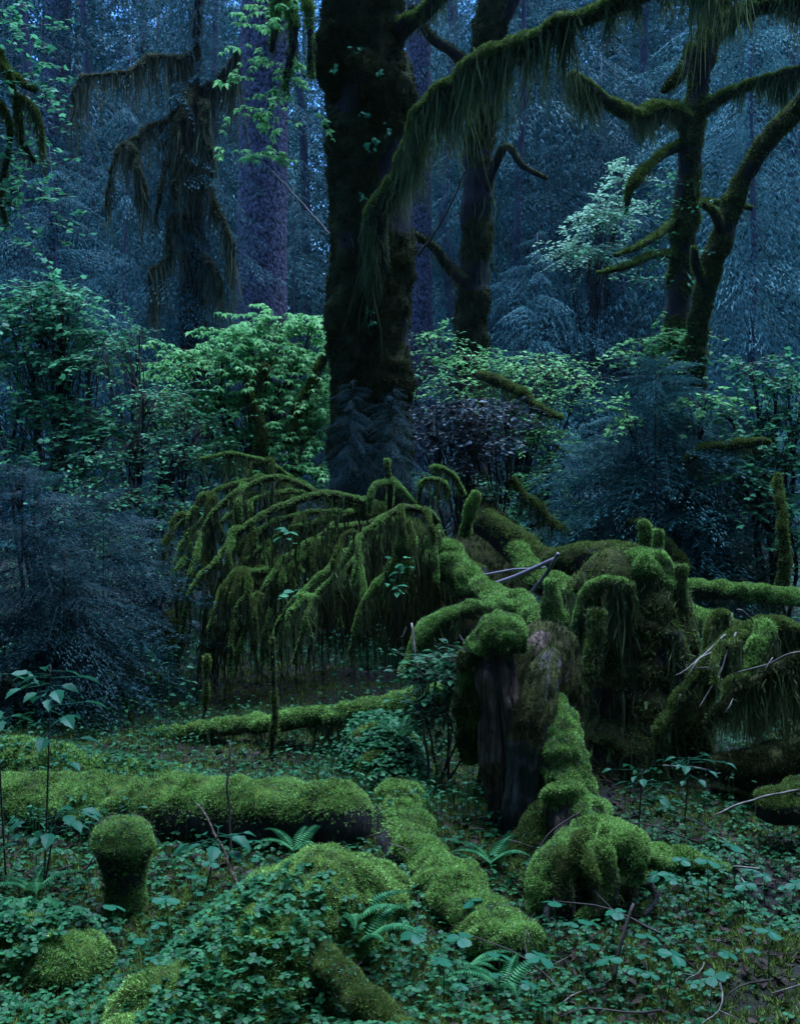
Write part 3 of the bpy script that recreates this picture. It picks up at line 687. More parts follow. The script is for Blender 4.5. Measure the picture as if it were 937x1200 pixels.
t = thing("leaning_maple", "slanting mossy maple stem bending up and away past the upright one", "maple", gp(808, 13.2))
limb("trunk", [(800, 735, 13.2, 12), (804, 600, 13.2, 12), (810, 480, 13.2, 11), (818, 390, 13.2, 10), (832, 320, 13.1, 11), (846, 280, 13, 11), (856, 245, 13, 9), (874, 205, 12.9, 9), (896, 170, 12.8, 9), (925, 135, 12.7, 9), (960, 100, 12.6, 8), (1020, 20, 12.5, 6), (1050, -200, 12.5, 4)], t, sides=22, step=.05, wz=.3, wn=.5, thr=-.15, thick=.04, lump=.18, moss='moss_olive', base='mossbase_dark', tufts=9000, ts=.033, hang=2000, hl=.16, hw=.012)
limb("branch", [(846, 280, 13, 7), (836, 250, 12.8, 5), (822, 240, 12.7, 3)], t, sides=8, moss='moss_olive', tufts=500, ts=.03, hang=100, hl=.12)
limb("branch", [(826, 340, 13.1, 6), (815, 310, 12.9, 5), (812, 290, 12.8, 3)], t, sides=8, moss='moss_olive', tufts=400, ts=.03, hang=100, hl=.12)

# ---------------------------------------------------------------- leafy shrubs
def shrub(name, label, cat, base, clusters, mat, size, T=OVAL, nl=9, Ln=(.25, .6), stem_r=.022, mossy=False, tilt=.3, group=None, zflat=.25):
    """stems from the base to every cluster (px, py, depth, rx px, ry px, number of leafy twigs)"""
    r = thing(name, label, cat, base, group)
    lf, tw, st = MB(), MB(), MB()
    for px, py, Y, rx, ry, n in clusters:
        c = W(px, py, Y); n = int(n * 1.35)
        q = rand_dirs(n) * rng.random((n, 1)) ** .45
        ax = np.array([rx, rx * .8, ry]) / FPX * Y
        O = c + q * ax
        D = nrm(q * [1, 1, .2] + rng.normal(size=(n, 3)) * [.7, .7, zflat])
        add_sprays(lf, tw, O, D, rng.uniform(*Ln, n), nl, size, T, .2, tilt)
        mid = (base + c) / 2 + np.array([rng.normal() * .12, rng.normal() * .1, .12 * np.linalg.norm(c - base)])
        p = smooth_path(np.array([np.append(base + [rng.normal() * .06, rng.normal() * .06, -.1], stem_r), np.append(mid, stem_r * .75), np.append(c, stem_r * .35)]), .12)
        p[:, :3] += .05 * np.stack([noise(p[:, :3], 2.2), noise(p[:, :3] + 5, 2.2), 0 * p[:, 0]], -1)
        st.tube(p[:, :3], p[:, 3], 7)
        # side branchlets so that leaves hang on wood
        for o in O[::2]:
            a = p[rng.integers(len(p) // 2, len(p)), :3]
            m_ = (a + o) / 2 + rng.normal(size=3) * .04 + [0, 0, .04]
            tw.tube(np.array([a, m_, o]), [.008, .006, .004], 3)
    st.build("stems", M['bark'], r); lf.absorb(tw, 1).build("foliage", [M[mat], M['twig']], r)
    return r

shrub("bright_shrub", "bright yellow-green shrub in layered sprays under the purple spruce trunk", "shrub", gp(300, 13.3),
      [(215, 425, 13, 26, 10, 16), (255, 415, 13, 30, 10, 18), (290, 392, 13.2, 26, 12, 18), (330, 375, 13.4, 28, 12, 18), (365, 385, 13.5, 22, 14, 16), (300, 430, 13.2, 36, 14, 24), (345, 420, 13.4, 34, 16, 24),
       (275, 470, 13.1, 34, 14, 24), (325, 465, 13.3, 40, 18, 30), (370, 445, 13.6, 22, 22, 22), (290, 510, 13, 36, 16, 24), (345, 505, 13.3, 40, 18, 30), (375, 490, 13.6, 14, 25, 14), (300, 545, 12.8, 45, 14, 22), (355, 545, 13, 30, 14, 18), (225, 470, 13.2, 26, 14, 12)],
      'bright', .054, UMBEL, 8, (.35, .75), tilt=.2, zflat=.15)
shrub("vine_maple", "teal-leaved vine maple with a domed crown and a thin dark stem", "vine maple", gp(42, 13),
      [(40, 350, 13, 50, 18, 34), (75, 345, 13, 38, 14, 26), (20, 380, 13, 40, 20, 28), (70, 380, 12.9, 44, 18, 30), (100, 395, 13, 32, 14, 22), (35, 420, 12.9, 40, 20, 26), (85, 425, 12.8, 40, 18, 26), (20, 470, 12.7, 36, 22, 24), (75, 480, 12.6, 46, 24, 32), (25, 530, 12.4, 36, 24, 24), (85, 540, 12.3, 46, 24, 30), (130, 500, 12.5, 40, 24, 28), (-20, 410, 12.9, 30, 40, 26)],
      'teal', .07, MAPLE, 8, (.22, .5))
shrub("huckleberry_bush", "loose teal bush in the hollow between vine maple and fan of mossy branches", "shrub", gp(175, 12.2),
      [(140, 400, 12.6, 22, 14, 10), (160, 390, 12.7, 16, 10, 10), (120, 420, 12.6, 20, 14, 10), (170, 460, 12.2, 44, 16, 26), (215, 480, 12.4, 38, 12, 20), (150, 520, 12, 50, 22, 34), (205, 530, 12.1, 38, 20, 24), (130, 580, 11.6, 56, 24, 36), (185, 585, 11.7, 44, 24, 30), (160, 630, 11.4, 40, 18, 24), (95, 600, 11.6, 38, 20, 20), (250, 540, 12.4, 30, 14, 14), (235, 500, 12.5, 30, 12, 14)],
      'teal', .055, OVAL, 10, (.2, .45), .018)
shrub("green_shrub", "yellow-green leafy bush to the lee side of the shaggy forked trunk", "shrub", gp(600, 14),
      [(510, 395, 14.6, 26, 10, 14), (500, 420, 14.5, 24, 12, 14), (555, 420, 14.2, 34, 14, 24), (605, 430, 14, 38, 14, 28), (650, 425, 14, 30, 12, 20), (540, 450, 14.1, 34, 14, 24), (595, 465, 13.9, 44, 18, 32), (640, 470, 13.8, 34, 18, 26), (610, 510, 13.8, 40, 20, 30), (645, 520, 13.8, 26, 24, 22), (620, 560, 13.6, 34, 22, 28), (640, 600, 13.5, 26, 22, 20), (610, 600, 13.4, 24, 18, 16), (680, 440, 14, 20, 14, 12)],
      'bright', .06, OVAL, 10, (.2, .45))
shrub("salal_bush", "dark bush with leathery violet-blue leaves on the mound beside the maple", "shrub", gp(545, 12.4),
      [(510, 485, 12.3, 30, 14, 26), (550, 478, 12.2, 34, 14, 30), (590, 485, 12.3, 26, 14, 20), (525, 510, 12.2, 34, 14, 28), (570, 510, 12.1, 34, 16, 28), (545, 540, 12.1, 26, 16, 20)],
      'salal', .055, OVAL, 10, (.18, .35), .016, tilt=.7)
shrub("vine_maple", "airy teal vine maple sprays at the frame edge beside the dark young hemlock", "vine maple", gp(905, 12.5),
      [(880, 425, 12.6, 26, 10, 14), (905, 450, 12.5, 24, 10, 14), (900, 485, 12.4, 34, 12, 22), (930, 500, 12.3, 26, 14, 16), (880, 520, 12.2, 34, 14, 22), (915, 545, 12.1, 34, 14, 24), (865, 560, 12, 34, 14, 20), (905, 590, 11.9, 34, 14, 22), (940, 450, 12.4, 20, 20, 12), (850, 480, 12.4, 26, 10, 12), (935, 625, 11.8, 26, 12, 16)],
      'teal', .062, MAPLE, 9, (.2, .45))
shrub("bright_shrub", "light green spray of leaves on top of the dark young hemlock", "shrub", gp(772, 13.9),
      [(775, 400, 13.4, 32, 10, 20), (745, 415, 13.3, 24, 8, 14), (800, 395, 13.5, 24, 8, 14), (770, 425, 13.2, 30, 8, 14), (735, 480, 12, 20, 8, 8), (830, 465, 12, 26, 8, 10)],
      'bright', .055, MAPLE, 9, (.2, .4), .016)
shrub("glinting_shrub", "bush in the gap of the blue conifers, its glints put into the pale leaf colour", "shrub", gp(690, 21),
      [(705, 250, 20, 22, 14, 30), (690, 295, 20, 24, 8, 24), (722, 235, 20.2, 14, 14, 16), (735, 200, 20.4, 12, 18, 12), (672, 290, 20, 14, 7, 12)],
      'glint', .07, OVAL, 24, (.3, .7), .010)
shrub("low_bush", "low dark green bush at the foot of the spruce behind the fan of branches", "shrub", gp(500, 12.9),
      [(490, 440, 13, 18, 14, 12), (500, 560, 12.6, 24, 14, 12), (560, 570, 12.4, 26, 18, 16), (585, 610, 12.2, 26, 14, 14)], 'teal', .055, OVAL, 9, (.2, .4), .014)
shrub("low_bush", "low teal bush along the fallen logs under the young hemlock", "shrub", gp(880, 12.6),
      [(840, 640, 12.6, 36, 12, 24), (890, 650, 12.4, 40, 12, 26), (935, 660, 12.2, 30, 14, 18), (860, 670, 12, 36, 10, 20), (800, 650, 12.8, 26, 10, 14)], 'teal', .05, OVAL, 9, (.2, .35), .012)
shrub("low_bush", "small clump of teal leaves beside the capped stump", "shrub", gp(520, 7.3),
      [(500, 790, 7.3, 24, 16, 16), (530, 775, 7.2, 30, 16, 22), (555, 765, 7.0, 20, 12, 14), (510, 830, 7.2, 26, 18, 18), (540, 815, 7.1, 20, 16, 12)], 'herb', .055, OVAL, 7, (.12, .26), .008)

# maple reaching in from outside with hanging mossy branches
t = thing("overhanging_maple", "mossy maple branches with teal leaves drooping in from outside the view", "maple", gp(-190, 9))
limb("trunk", [(-190, 900, 9, 60), (-180, 600, 9, 50), (-175, 300, 9, 46), (-170, 0, 9, 40), (-165, -300, 9, 30)], t, sides=24, wz=0, wn=.7, thr=-.1, moss='moss_olive', tufts=3000, ts=.04)
limb("limb", [(-170, 100, 9, 20), (-110, 30, 9, 12), (-50, 30, 9, 8), (-10, 58, 9, 6), (12, 85, 9, 5), (28, 100, 9, 4), (42, 106, 9, 3)], t, sides=14, moss='moss_olive', tufts=5000, ts=.028, hang=700, hl=.15)
for p in ([(-10, 60, 9, 4), (8, 85, 8.9, 3), (18, 110, 8.9, 3), (22, 140, 8.9, 3), (26, 165, 8.9, 3), (40, 190, 8.9, 2)],
          [(-20, 100, 9, 4), (4, 130, 8.9, 3), (12, 160, 8.9, 3), (6, 200, 8.9, 3), (2, 235, 8.9, 2), (8, 262, 8.9, 2)],
          [(18, 110, 8.9, 2), (38, 125, 8.9, 2), (48, 150, 8.9, 2), (50, 178, 8.9, 1.5)]):
    limb("branch", p, t, sides=9, thick=.01, moss='moss_olive', base='mossbase_dark', tufts=1500, ts=.022, hang=420, hl=.12, hw=.012)
lf, tw = MB(), MB(); n = 120
O = np.array([W(rng.normal(30, 28), rng.uniform(5, 290), rng.uniform(8.6, 9.3)) for _ in range(n)])
add_sprays(lf, tw, O, rand_dirs(n) * [1, 1, .3], rng.uniform(.08, .2, n), 5, .05, MAPLE)
lf.absorb(tw, 1).build('foliage', [M['teal'], M['twig']], t)

# ---------------------------------------------------------------- young hemlocks
for px, Y, H, R, nb, lab in (
    (30, 9.3, 1.72, 1.0, 120, "dark blue young hemlock with weeping boughs at the frame edge over the log"),
    (120, 9.7, 1.55, .95, 120, "dark blue young hemlock weeping down beside the fan of mossy branches"),
    (75, 8.9, 1.15, .8, 90, "lowest of the dark weeping hemlocks, just behind the long mossy log"),
    (770, 12.5, 2.75, 1.3, 200, "broad dark young hemlock in front of the two leaning maples"),
    (840, 12.8, 2.35, 1.2, 150, "second dark hemlock, its boughs overlapping the broad one on the side of the slanting stem"),
    (700, 12.7, 2.0, 1.0, 120, "smaller dark hemlock leaning against the broad one above the root wad"),
    (215, 14, 2.35, .8, 90, "slim young hemlock behind the loose teal bush")):
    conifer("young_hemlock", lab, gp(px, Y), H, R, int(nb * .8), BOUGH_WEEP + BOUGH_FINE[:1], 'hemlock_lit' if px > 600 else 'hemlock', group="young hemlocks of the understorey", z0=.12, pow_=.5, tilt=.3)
#@@MID
# ---------------------------------------------------------------- fan of arching mossy branches (fallen tree crown)
t = thing("fallen_vine_maple", "fan of arching mossy branches sweeping down to the ground before the dark maple", "fallen tree", gp(470, 10.6))
limb("stem", [(560, 690, 10.4, 26), (530, 680, 10.5, 26), (500, 650, 10.6, 24), (470, 625, 10.7, 20), (440, 605, 10.8, 15), (415, 592, 10.9, 9)], t, sides=18, base='mossbase_dark', moss='moss_olive', tufts=5000, ts=.03, hang=900, hl=.25)
ARCS = [
 [(440, 592, 10.9), (423, 585, 10.7), (373, 581, 10.3), (327, 593, 10.0), (284, 620, 9.8), (250, 658, 9.6), (227, 692, 9.5), (216, 730, 9.45), (208, 764, 9.45)],
 [(425, 592, 10.9), (373, 578, 10.6), (327, 562, 10.3), (288, 570, 10.1), (258, 589, 10.0), (233, 625, 9.9), (221, 670, 9.8), (212, 715, 9.8)],
 [(372, 578, 10.9), (346, 564, 10.8), (311, 543, 10.6), (269, 535, 10.4), (235, 540, 10.3)],
 [(455, 605, 10.7), (438, 612, 10.4), (392, 622, 10.1), (354, 645, 9.9), (319, 670, 9.7), (303, 712, 9.5), (286, 743, 9.4), (278, 765, 9.4)],
 [(450, 632, 10.5), (415, 635, 10.2), (373, 637, 9.9), (342, 652, 9.7), (323, 668, 9.5), (306, 700, 9.4), (288, 739, 9.3), (280, 766, 9.25)],
 [(373, 655, 9.9), (340, 664, 9.7), (315, 670, 9.6), (288, 670, 9.5), (265, 689, 9.4), (250, 720, 9.3), (240, 756, 9.25)],
 [(522, 668, 10.3), (521, 650, 10.1), (513, 618, 9.8), (496, 597, 9.6), (473, 594, 9.4), (446, 612, 9.2), (423, 631, 9.1), (400, 666, 9.0), (371, 702, 8.95), (356, 745, 8.9), (347, 776, 8.9)],
 [(415, 600, 10.8), (384, 608, 10.5), (354, 616, 10.2), (315, 635, 10.0), (285, 656, 9.9), (262, 690, 9.8), (245, 730, 9.7)],
 [(330, 562, 10.6), (288, 566, 10.4), (246, 578, 10.2), (223, 602, 10.1), (200, 624, 10), (188, 655, 10)],
 [(428, 640, 10.1), (418, 655, 9.6), (424, 680, 9.4), (430, 710, 9.3)],
 [(475, 596, 9.5), (478, 612, 9.4), (476, 640, 9.35)],
 [(400, 600, 10.6), (350, 603, 10.4), (300, 625, 10.2), (268, 655, 10.1), (248, 700, 10), (232, 745, 9.95)],
 [(400, 588, 10.8), (340, 578, 10.5), (290, 592, 10.3), (255, 615, 10.2), (232, 650, 10.1), (222, 690, 10.1), (218, 740, 10.1)],
 [(395, 640, 10.1), (365, 646, 9.8), (338, 668, 9.6), (322, 700, 9.5), (312, 745, 9.4), (308, 772, 9.4)],
 [(440, 618, 10.2), (405, 642, 9.6), (385, 668, 9.3), (362, 690, 9.2), (335, 720, 9.1), (322, 768, 9.1)],
 [(350, 586, 10.6), (310, 582, 10.5), (262, 592, 10.4), (228, 618, 10.3), (206, 660, 10.2), (200, 705, 10.2)],
 [(470, 640, 10.0), (462, 660, 9.5), (440, 690, 9.3), (420, 730, 9.2), (408, 770, 9.2)],
]
for k_, p in enumerate(ARCS):
    n = len(p); r0 = 4.6 if k_ in (0, 6) else 3.4
    p = [(a, b, Y, r0 * (1 - .55 * q / (n - 1))) for q, (a, b, Y) in enumerate(p)]
    limb("branch", p, t, sides=12, step=.035, kink=.03, wn=.35, thr=-.05, thick=.008, lump=.3, moss='moss', base='mossbase_dark', tufts=3600, ts=.017, hang=480, hl=.24, hw=.012, clump=3.5)
for k_ in range(64):                   # thinner side branches, forking off the arches
    a = ARCS[int(rng.integers(0, 13))]; i = int(rng.integers(1, len(a) - 2)) if len(a) > 4 else 1
    x, y, Y = a[i]; dx = rng.uniform(-38, 10); dy = rng.uniform(30, 95)
    limb("side_branch", [(x, y, Y, 2.4), (x + dx * .5, y + dy * .12 - 6, Y - .1, 2), (x + dx * .9, y + dy * .5, Y - .22, 1.7), (x + dx, y + dy, Y - .25, 1.1)], t, sides=7, step=.04, kink=.06, thr=-.1, thick=.012, moss='moss_olive' if k_ % 3 else 'moss', base='mossbase_dark', tufts=620, ts=.02, hang=130, hl=.18, hw=.011, clump=3)
for p in ([(456, 610, 10.4, 5), (457, 575, 10.2, 6), (455, 562, 10.1, 7), (453, 540, 10.1, 6)], [(456, 566, 10.1, 5), (440, 569, 9.95, 7), (434, 582, 9.9, 6), (433, 600, 9.9, 3)], [(458, 562, 10.1, 5), (468, 572, 10.0, 5), (486, 592, 10, 4)],
          [(542, 580, 10.3, 5), (530, 558, 10.2, 6), (515, 549, 10.1, 5), (505, 548, 10.1, 3)], [(526, 582, 10.2, 5), (519, 566, 10.1, 5), (505, 562, 10.0, 5), (494, 568, 10, 5), (490, 595, 10, 3)],
          [(548, 682, 10.1, 6), (538, 652, 10, 5), (530, 636, 10, 4), (522, 660, 9.9, 3)]):
    limb("stub", [(a, b, Y, r * .5) for a, b, Y, r in p], t, sides=10, wn=.3, thr=-.1, thick=.01, base='mossbase_dark', tufts=1200, ts=.02, hang=110, hl=.17, hw=.012)
# loose curtains of hanging moss, coloured dark to fill in the shade inside the fan
q = MB()
n = 1500
px = rng.uniform(235, 515, n); top = 600 + 70 * ((px - 400) / 170) ** 2 + rng.uniform(0, 110, n)
P = np.array([W(a, b, Y) for a, b, Y in zip(px, top, rng.uniform(9.5, 10.6, n))])
add_strands(q, P, rng.uniform(.15, .85, n) * (1 + .5 * noise(P, 3)), .016, 0)
q.build("moss_curtain", [M['moss_dark']], t)
for px, py, Y in ((338, 628, 9.6), (343, 700, 9.1), (468, 665, 9.0), (462, 690, 9.0)):
    lf = MB(); p = W(px, py, Y); n = 9
    add_leaves(lf, p + rng.normal(size=(n, 3)) * .045, rand_dirs(n) * [1, 1, .3], .085, OVAL, .3)
    tp = smooth_path(np.array([np.append(p, .004), np.append((p + [p[0], p[1] + .3, 0.2]) / 2 + [0, .1, -.1], .004), np.append([p[0] + .05, p[1] + .45, max(p[2] - .5, .05)], .005)]), .1)
    r = thing("huckleberry_sprig", "small sprig of pale teal leaves poking out of the mossy fan", "plant", p, "sprigs growing in the mossy fan")
    lf.build("leaves", M['teal'], r); s_ = MB(); s_.tube(tp[:, :3], tp[:, 3], 5); s_.build("stem", M['twig'], r)

# ---------------------------------------------------------------- root wad and thrown mossy trunk behind the capped stump
t = thing("uprooted_trunk", "thick mossy trunk bending over the capped stump with a second arm arching down", "fallen trunk", gp(560, 9.2))
limb("trunk", [(500, 640, 10.0, 12), (520, 655, 9.9, 20), (548, 684, 9.6, 14), (575, 702, 9.2, 13), (605, 717, 8.8, 12), (640, 735, 8.3, 12), (665, 755, 8.0, 11)], t, sides=22, step=.04, wn=.45, thr=0, thick=.03, lump=.25, kink=.05, tufts=13000, ts=.026, hang=900, hl=.16, hw=.01)
limb("arm", [(610, 718, 8.7, 9), (580, 713, 8.6, 7), (550, 713, 8.5, 7), (525, 722, 8.4, 7), (505, 736, 8.35, 7), (490, 755, 8.3, 7), (480, 790, 8.3, 7)], t, sides=18, step=.04, wn=.35, thr=-.1, thick=.035, lump=.15, tufts=9000, ts=.026, hang=2200, hl=.35, hw=.01)
limb("branch", [(545, 628, 10.2, 5), (551, 605, 10.1, 4), (556, 590, 10.1, 3.5), (558, 582, 10.1, 2)], t, sides=12, kink=.04, tufts=2500, ts=.03, hang=250, hl=.12)
t = thing("dark_root_mound", "dark mound of bare roots under the violet-leaved bush", "root wad", gp(590, 11.4))
limb("root_mass", [(530, 760, 11.2, 80), (545, 700, 11.3, 60), (560, 660, 11.5, 48), (566, 625, 11.8, 34), (564, 606, 12.0, 22)], t, sides=36, lump=.35, bark='bark', base='mossbase_dark', wn=.6, thr=.1, moss='moss_dark', tufts=5000, ts=.035, hang=1600, hl=.25)
limb("root", [(565, 610, 11, 16), (605, 640, 10.8, 18), (640, 660, 10.6, 15), (690, 655, 10.5, 18), (735, 652, 10.4, 14)], t, sides=18, lump=.25, wn=.6, thr=.25, base='mossbase_dark', moss='moss_olive', tufts=3500, ts=.03, hang=600, hl=.2)
limb("root", [(600, 640, 10.8, 12), (630, 680, 10.3, 14), (660, 690, 10.1, 14), (690, 700, 9.8, 12)], t, sides=16, lump=.25, wn=.6, thr=.1, base='mossbase', moss='moss', tufts=4000, ts=.03, hang=500, hl=.15)

for p, lab in (([(568, 688, 9.4, 3.5), (610, 674, 9.2, 4), (652, 654, 9.1, 3)], "long bare purple-grey pole lying across the mossy trunk"),
               ([(618, 700, 9.3, 3), (640, 672, 9.15, 3.5), (654, 648, 9.0, 3)], "short bare purple-grey pole crossing the long one"),
               ([(560, 676, 9.6, 2), (600, 668, 9.5, 2), (640, 664, 9.4, 1.5)], "thin dark stick under the bare purple-grey poles")):
    mb = MB(); pp = smooth_path(np.array([np.append(W(a, b, Y), r * .7 / FPX * Y) for a, b, Y, r in p]), .05)
    pp[:, :3] += .012 * np.stack([noise(pp[:, :3], 5)] * 3, -1)
    mb.tube(pp[:, :3], pp[:, 3], 8)
    o = mb.build("fallen_pole", M['stick_purple'], None, pp[0, :3]); tag(o, lab, "pole")

# ---------------------------------------------------------------- the capped rotten stump with its mossy buttress root
t = thing("rotten_stump", "tall rotten stump with a bright round moss cap and a mossy buttress root", "stump", gp(620, 6.9))
limb("wood", [(622, 1010, 6.9, 84), (620, 960, 6.9, 66), (622, 900, 6.9, 56), (625, 840, 6.9, 52), (630, 800, 6.9, 47), (638, 772, 6.95, 42), (646, 754, 7.0, 32)], t, sides=110, step=.02, grain=.16, bark='rot', base='mossbase_dark', moss='moss_dark', wz=.6, wn=.6, thr=.0, thick=.015, lump=.08, flute=.16, tufts=5000, ts=.02)
limb("slab", [(596, 1005, 6.55, 20), (592, 930, 6.5, 24), (588, 860, 6.45, 24), (583, 800, 6.45, 23), (579, 760, 6.5, 22)], t, sides=90, step=.015, grain=.3, bark='rot', base='mossbase', wz=0, wn=.4, thr=.45, lump=.18, flute=.3, thick=.01)
limb("slab", [(612, 1010, 6.4, 26), (618, 930, 6.35, 26), (624, 860, 6.35, 25), (634, 800, 6.5, 20), (644, 772, 6.7, 14)], t, sides=80, step=.016, grain=.22, bark='rotgrey', base='mossbase_dark', moss='moss_dark', wz=.8, wn=.5, thr=0.3, lump=.15, flute=.2, thick=.008, tufts=1800, ts=.014, droop=.5)
limb("moss_cap", [(549, 764, 6.5, 6), (560, 758, 6.5, 17), (575, 750, 6.48, 22), (590, 750, 6.48, 23), (604, 756, 6.5, 16), (612, 762, 6.5, 5)], t, sides=36, step=.015, wz=.8, wn=.4, thr=-.25, thick=.04, lump=.3, tufts=16000, ts=.02, hang=350, hl=.12, hw=.008)
limb("mossy_side", [(556, 762, 6.5, 16), (553, 800, 6.5, 14), (552, 850, 6.5, 12), (550, 890, 6.5, 8)], t, sides=18, wz=.2, wn=.4, thr=-.3, thick=.03, lump=.25, moss='moss_dark', tufts=5000, ts=.022, droop=.5, hang=500, hl=.15)
limb("buttress_root", [(648, 815, 6.5, 9), (655, 850, 6.4, 15), (660, 885, 6.3, 20), (666, 925, 6.2, 26), (676, 962, 6.05, 34), (692, 990, 5.9, 34), (712, 1008, 5.75, 24), (733, 1018, 5.65, 17), (737, 1050, 5.6, 10)], t, sides=56, step=.02, bark='rot', grain=.12, wz=.8, wn=1.0, thr=.22, thick=.045, lump=.42, tufts=36000, ts=.022, hang=700, hl=.1, hw=.008, nfreq=4)
limb("buttress_root", [(655, 930, 6.3, 24), (640, 965, 6.2, 24), (615, 1000, 6.1, 18), (585, 1030, 6.0, 13), (560, 1050, 5.95, 8)], t, sides=26, step=.025, wz=.5, wn=.5, thr=-.1, thick=.03, lump=.2, moss='moss_olive', tufts=8000, ts=.02, droop=.3)
limb("root", [(690, 985, 5.8, 26), (665, 1005, 5.65, 20), (640, 1030, 5.55, 15), (630, 1060, 5.5, 9), (632, 1080, 5.5, 6)], t, sides=22, step=.02, wz=.5, wn=.5, thr=-.1, thick=.03, lump=.25, tufts=9000, ts=.02)
limb("root", [(715, 985, 5.75, 20), (730, 985, 5.6, 19), (742, 1000, 5.5, 14), (738, 1030, 5.5, 8)], t, sides=22, step=.02, wz=.5, wn=.5, thr=-.3, thick=.03, lump=.25, tufts=6000, ts=.02, hang=300, hl=.1)
limb("root", [(740, 1000, 5.75, 12), (775, 1006, 5.9, 11), (810, 1012, 5.95, 9), (850, 1022, 6.0, 7)], t, sides=16, step=.02, wz=.6, wn=.5, thr=-.2, thick=.03, lump=.25, tufts=6000, ts=.02)
limb("root", [(700, 1010, 5.6, 8), (712, 1040, 5.5, 8), (700, 1065, 5.45, 6), (680, 1080, 5.4, 4)], t, sides=12, step=.02, wz=.5, wn=.5, thr=0, thick=.02, tufts=1500, ts=.02)
for k_ in range(12):
    x0, y0, Y0 = rng.uniform(640, 745), rng.uniform(975, 1015), rng.uniform(5.5, 5.75)
    dx = rng.uniform(-30, 34)
    limb("root", [(x0, y0, Y0, 6), (x0 + dx * .4, y0 + 16, Y0 - .08, 4.5), (x0 + dx * .8, y0 + 42, Y0 - .12, 3.2), (x0 + dx, y0 + 72, Y0 - .14, 2)], t, sides=9, step=.02, kink=.03, bark='rot', wz=.7, wn=.7, thr=.1, thick=.015, base='mossbase_dark', moss='moss' if k_ % 2 else 'moss_olive', tufts=700, ts=.018, hang=70, hl=.1, hw=.008)
limb("root", [(742, 1030, 5.6, 4), (762, 1040, 5.55, 4.5), (768, 1056, 5.5, 4), (755, 1072, 5.45, 3)], t, sides=10, step=.02, bark='rotgrey', wz=.5, wn=.5, thr=.5)
limb("root", [(645, 1045, 5.5, 5), (640, 1065, 5.45, 4.5), (642, 1090, 5.4, 3)], t, sides=10, step=.02, bark='rotgrey', wz=.5, wn=.5, thr=.5)

# ---------------------------------------------------------------- broad stump hung with moss
t = thing("shaggy_stump", "broad dark stump hung all over with strands of moss, mossy humps on top", "stump", gp(735, 7.9))
limb("wood", [(738, 930, 7.9, 88), (738, 860, 7.9, 74), (738, 790, 7.9, 66), (738, 730, 7.9, 60), (738, 695, 7.9, 54), (740, 672, 7.95, 40), (742, 660, 8.0, 22)], t, sides=64, step=.03, wz=.9, wn=.5, thr=.0, thick=.04, lump=.2, flute=.2, base='mossbase_dark', moss='moss_olive', tufts=12000, ts=.026, droop=.5, hang=6500, hl=.55, hw=.017, clump=3)
limb("hump", [(735, 690, 7.7, 14), (748, 670, 7.7, 19), (762, 668, 7.7, 20), (778, 686, 7.7, 13)], t, sides=26, wz=.8, wn=.5, thr=-.1, thick=.05, lump=.3, tufts=9000, ts=.026, hang=1300, hl=.4, hw=.016)
limb("stub", [(757, 668, 7.8, 4), (755, 640, 7.8, 3.5), (754, 622, 7.8, 5), (753, 612, 7.8, 3)], t, sides=12, wz=.2, wn=.3, thr=-.4, tufts=2600, ts=.022, hang=150, hl=.08)
limb("stub", [(770, 660, 7.9, 3), (769, 640, 7.9, 2.5), (771, 622, 7.9, 2)], t, sides=12, wz=.2, wn=.3, thr=-.4, tufts=1200, ts=.022, hang=100, hl=.08)
limb("stub", [(788, 745, 7.8, 7), (793, 710, 7.75, 7), (797, 682, 7.7, 6), (797, 664, 7.7, 3)], t, sides=14, wz=.2, wn=.3, thr=-.4, tufts=4500, ts=.022, hang=900, hl=.15)
limb("stub", [(652, 750, 7.8, 15), (648, 720, 7.8, 10), (646, 695, 7.8, 6), (645, 682, 7.8, 3)], t, sides=14, wz=.2, wn=.3, thr=-.4, tufts=6500, ts=.022, hang=900, hl=.15)
limb("stub", [(740, 690, 7.5, 5), (715, 682, 7.5, 4), (692, 688, 7.5, 5), (684, 712, 7.5, 5), (672, 735, 7.5, 3)], t, sides=14, wz=.6, wn=.4, thr=-.1, base='mossbase_dark', tufts=3500, ts=.022, hang=2200, hl=.55, hw=.016, clump=3)
limb("flank", [(700, 715, 7.4, 6), (694, 760, 7.35, 7), (686, 800, 7.3, 6), (676, 815, 7.25, 3)], t, sides=18, wz=.4, wn=.6, thr=0, lump=.4, base='mossbase_dark', moss='moss_olive', tufts=4000, ts=.022, droop=.6, hang=1800, hl=.4, hw=.015)
limb("flank", [(790, 740, 7.5, 9), (798, 790, 7.45, 9), (800, 840, 7.4, 7)], t, sides=18, wz=.3, wn=.5, thr=.1, lump=.4, base='mossbase_dark', moss='moss_olive', tufts=2500, ts=.024, droop=.6, hang=1800, hl=.5, hw=.016)
limb("hump", [(640, 745, 8.1, 9), (665, 750, 8.0, 11), (690, 748, 7.9, 9)], t, sides=18, wz=.5, wn=.4, thr=-.3, lump=.25, tufts=6000, ts=.024, hang=1200, hl=.3)
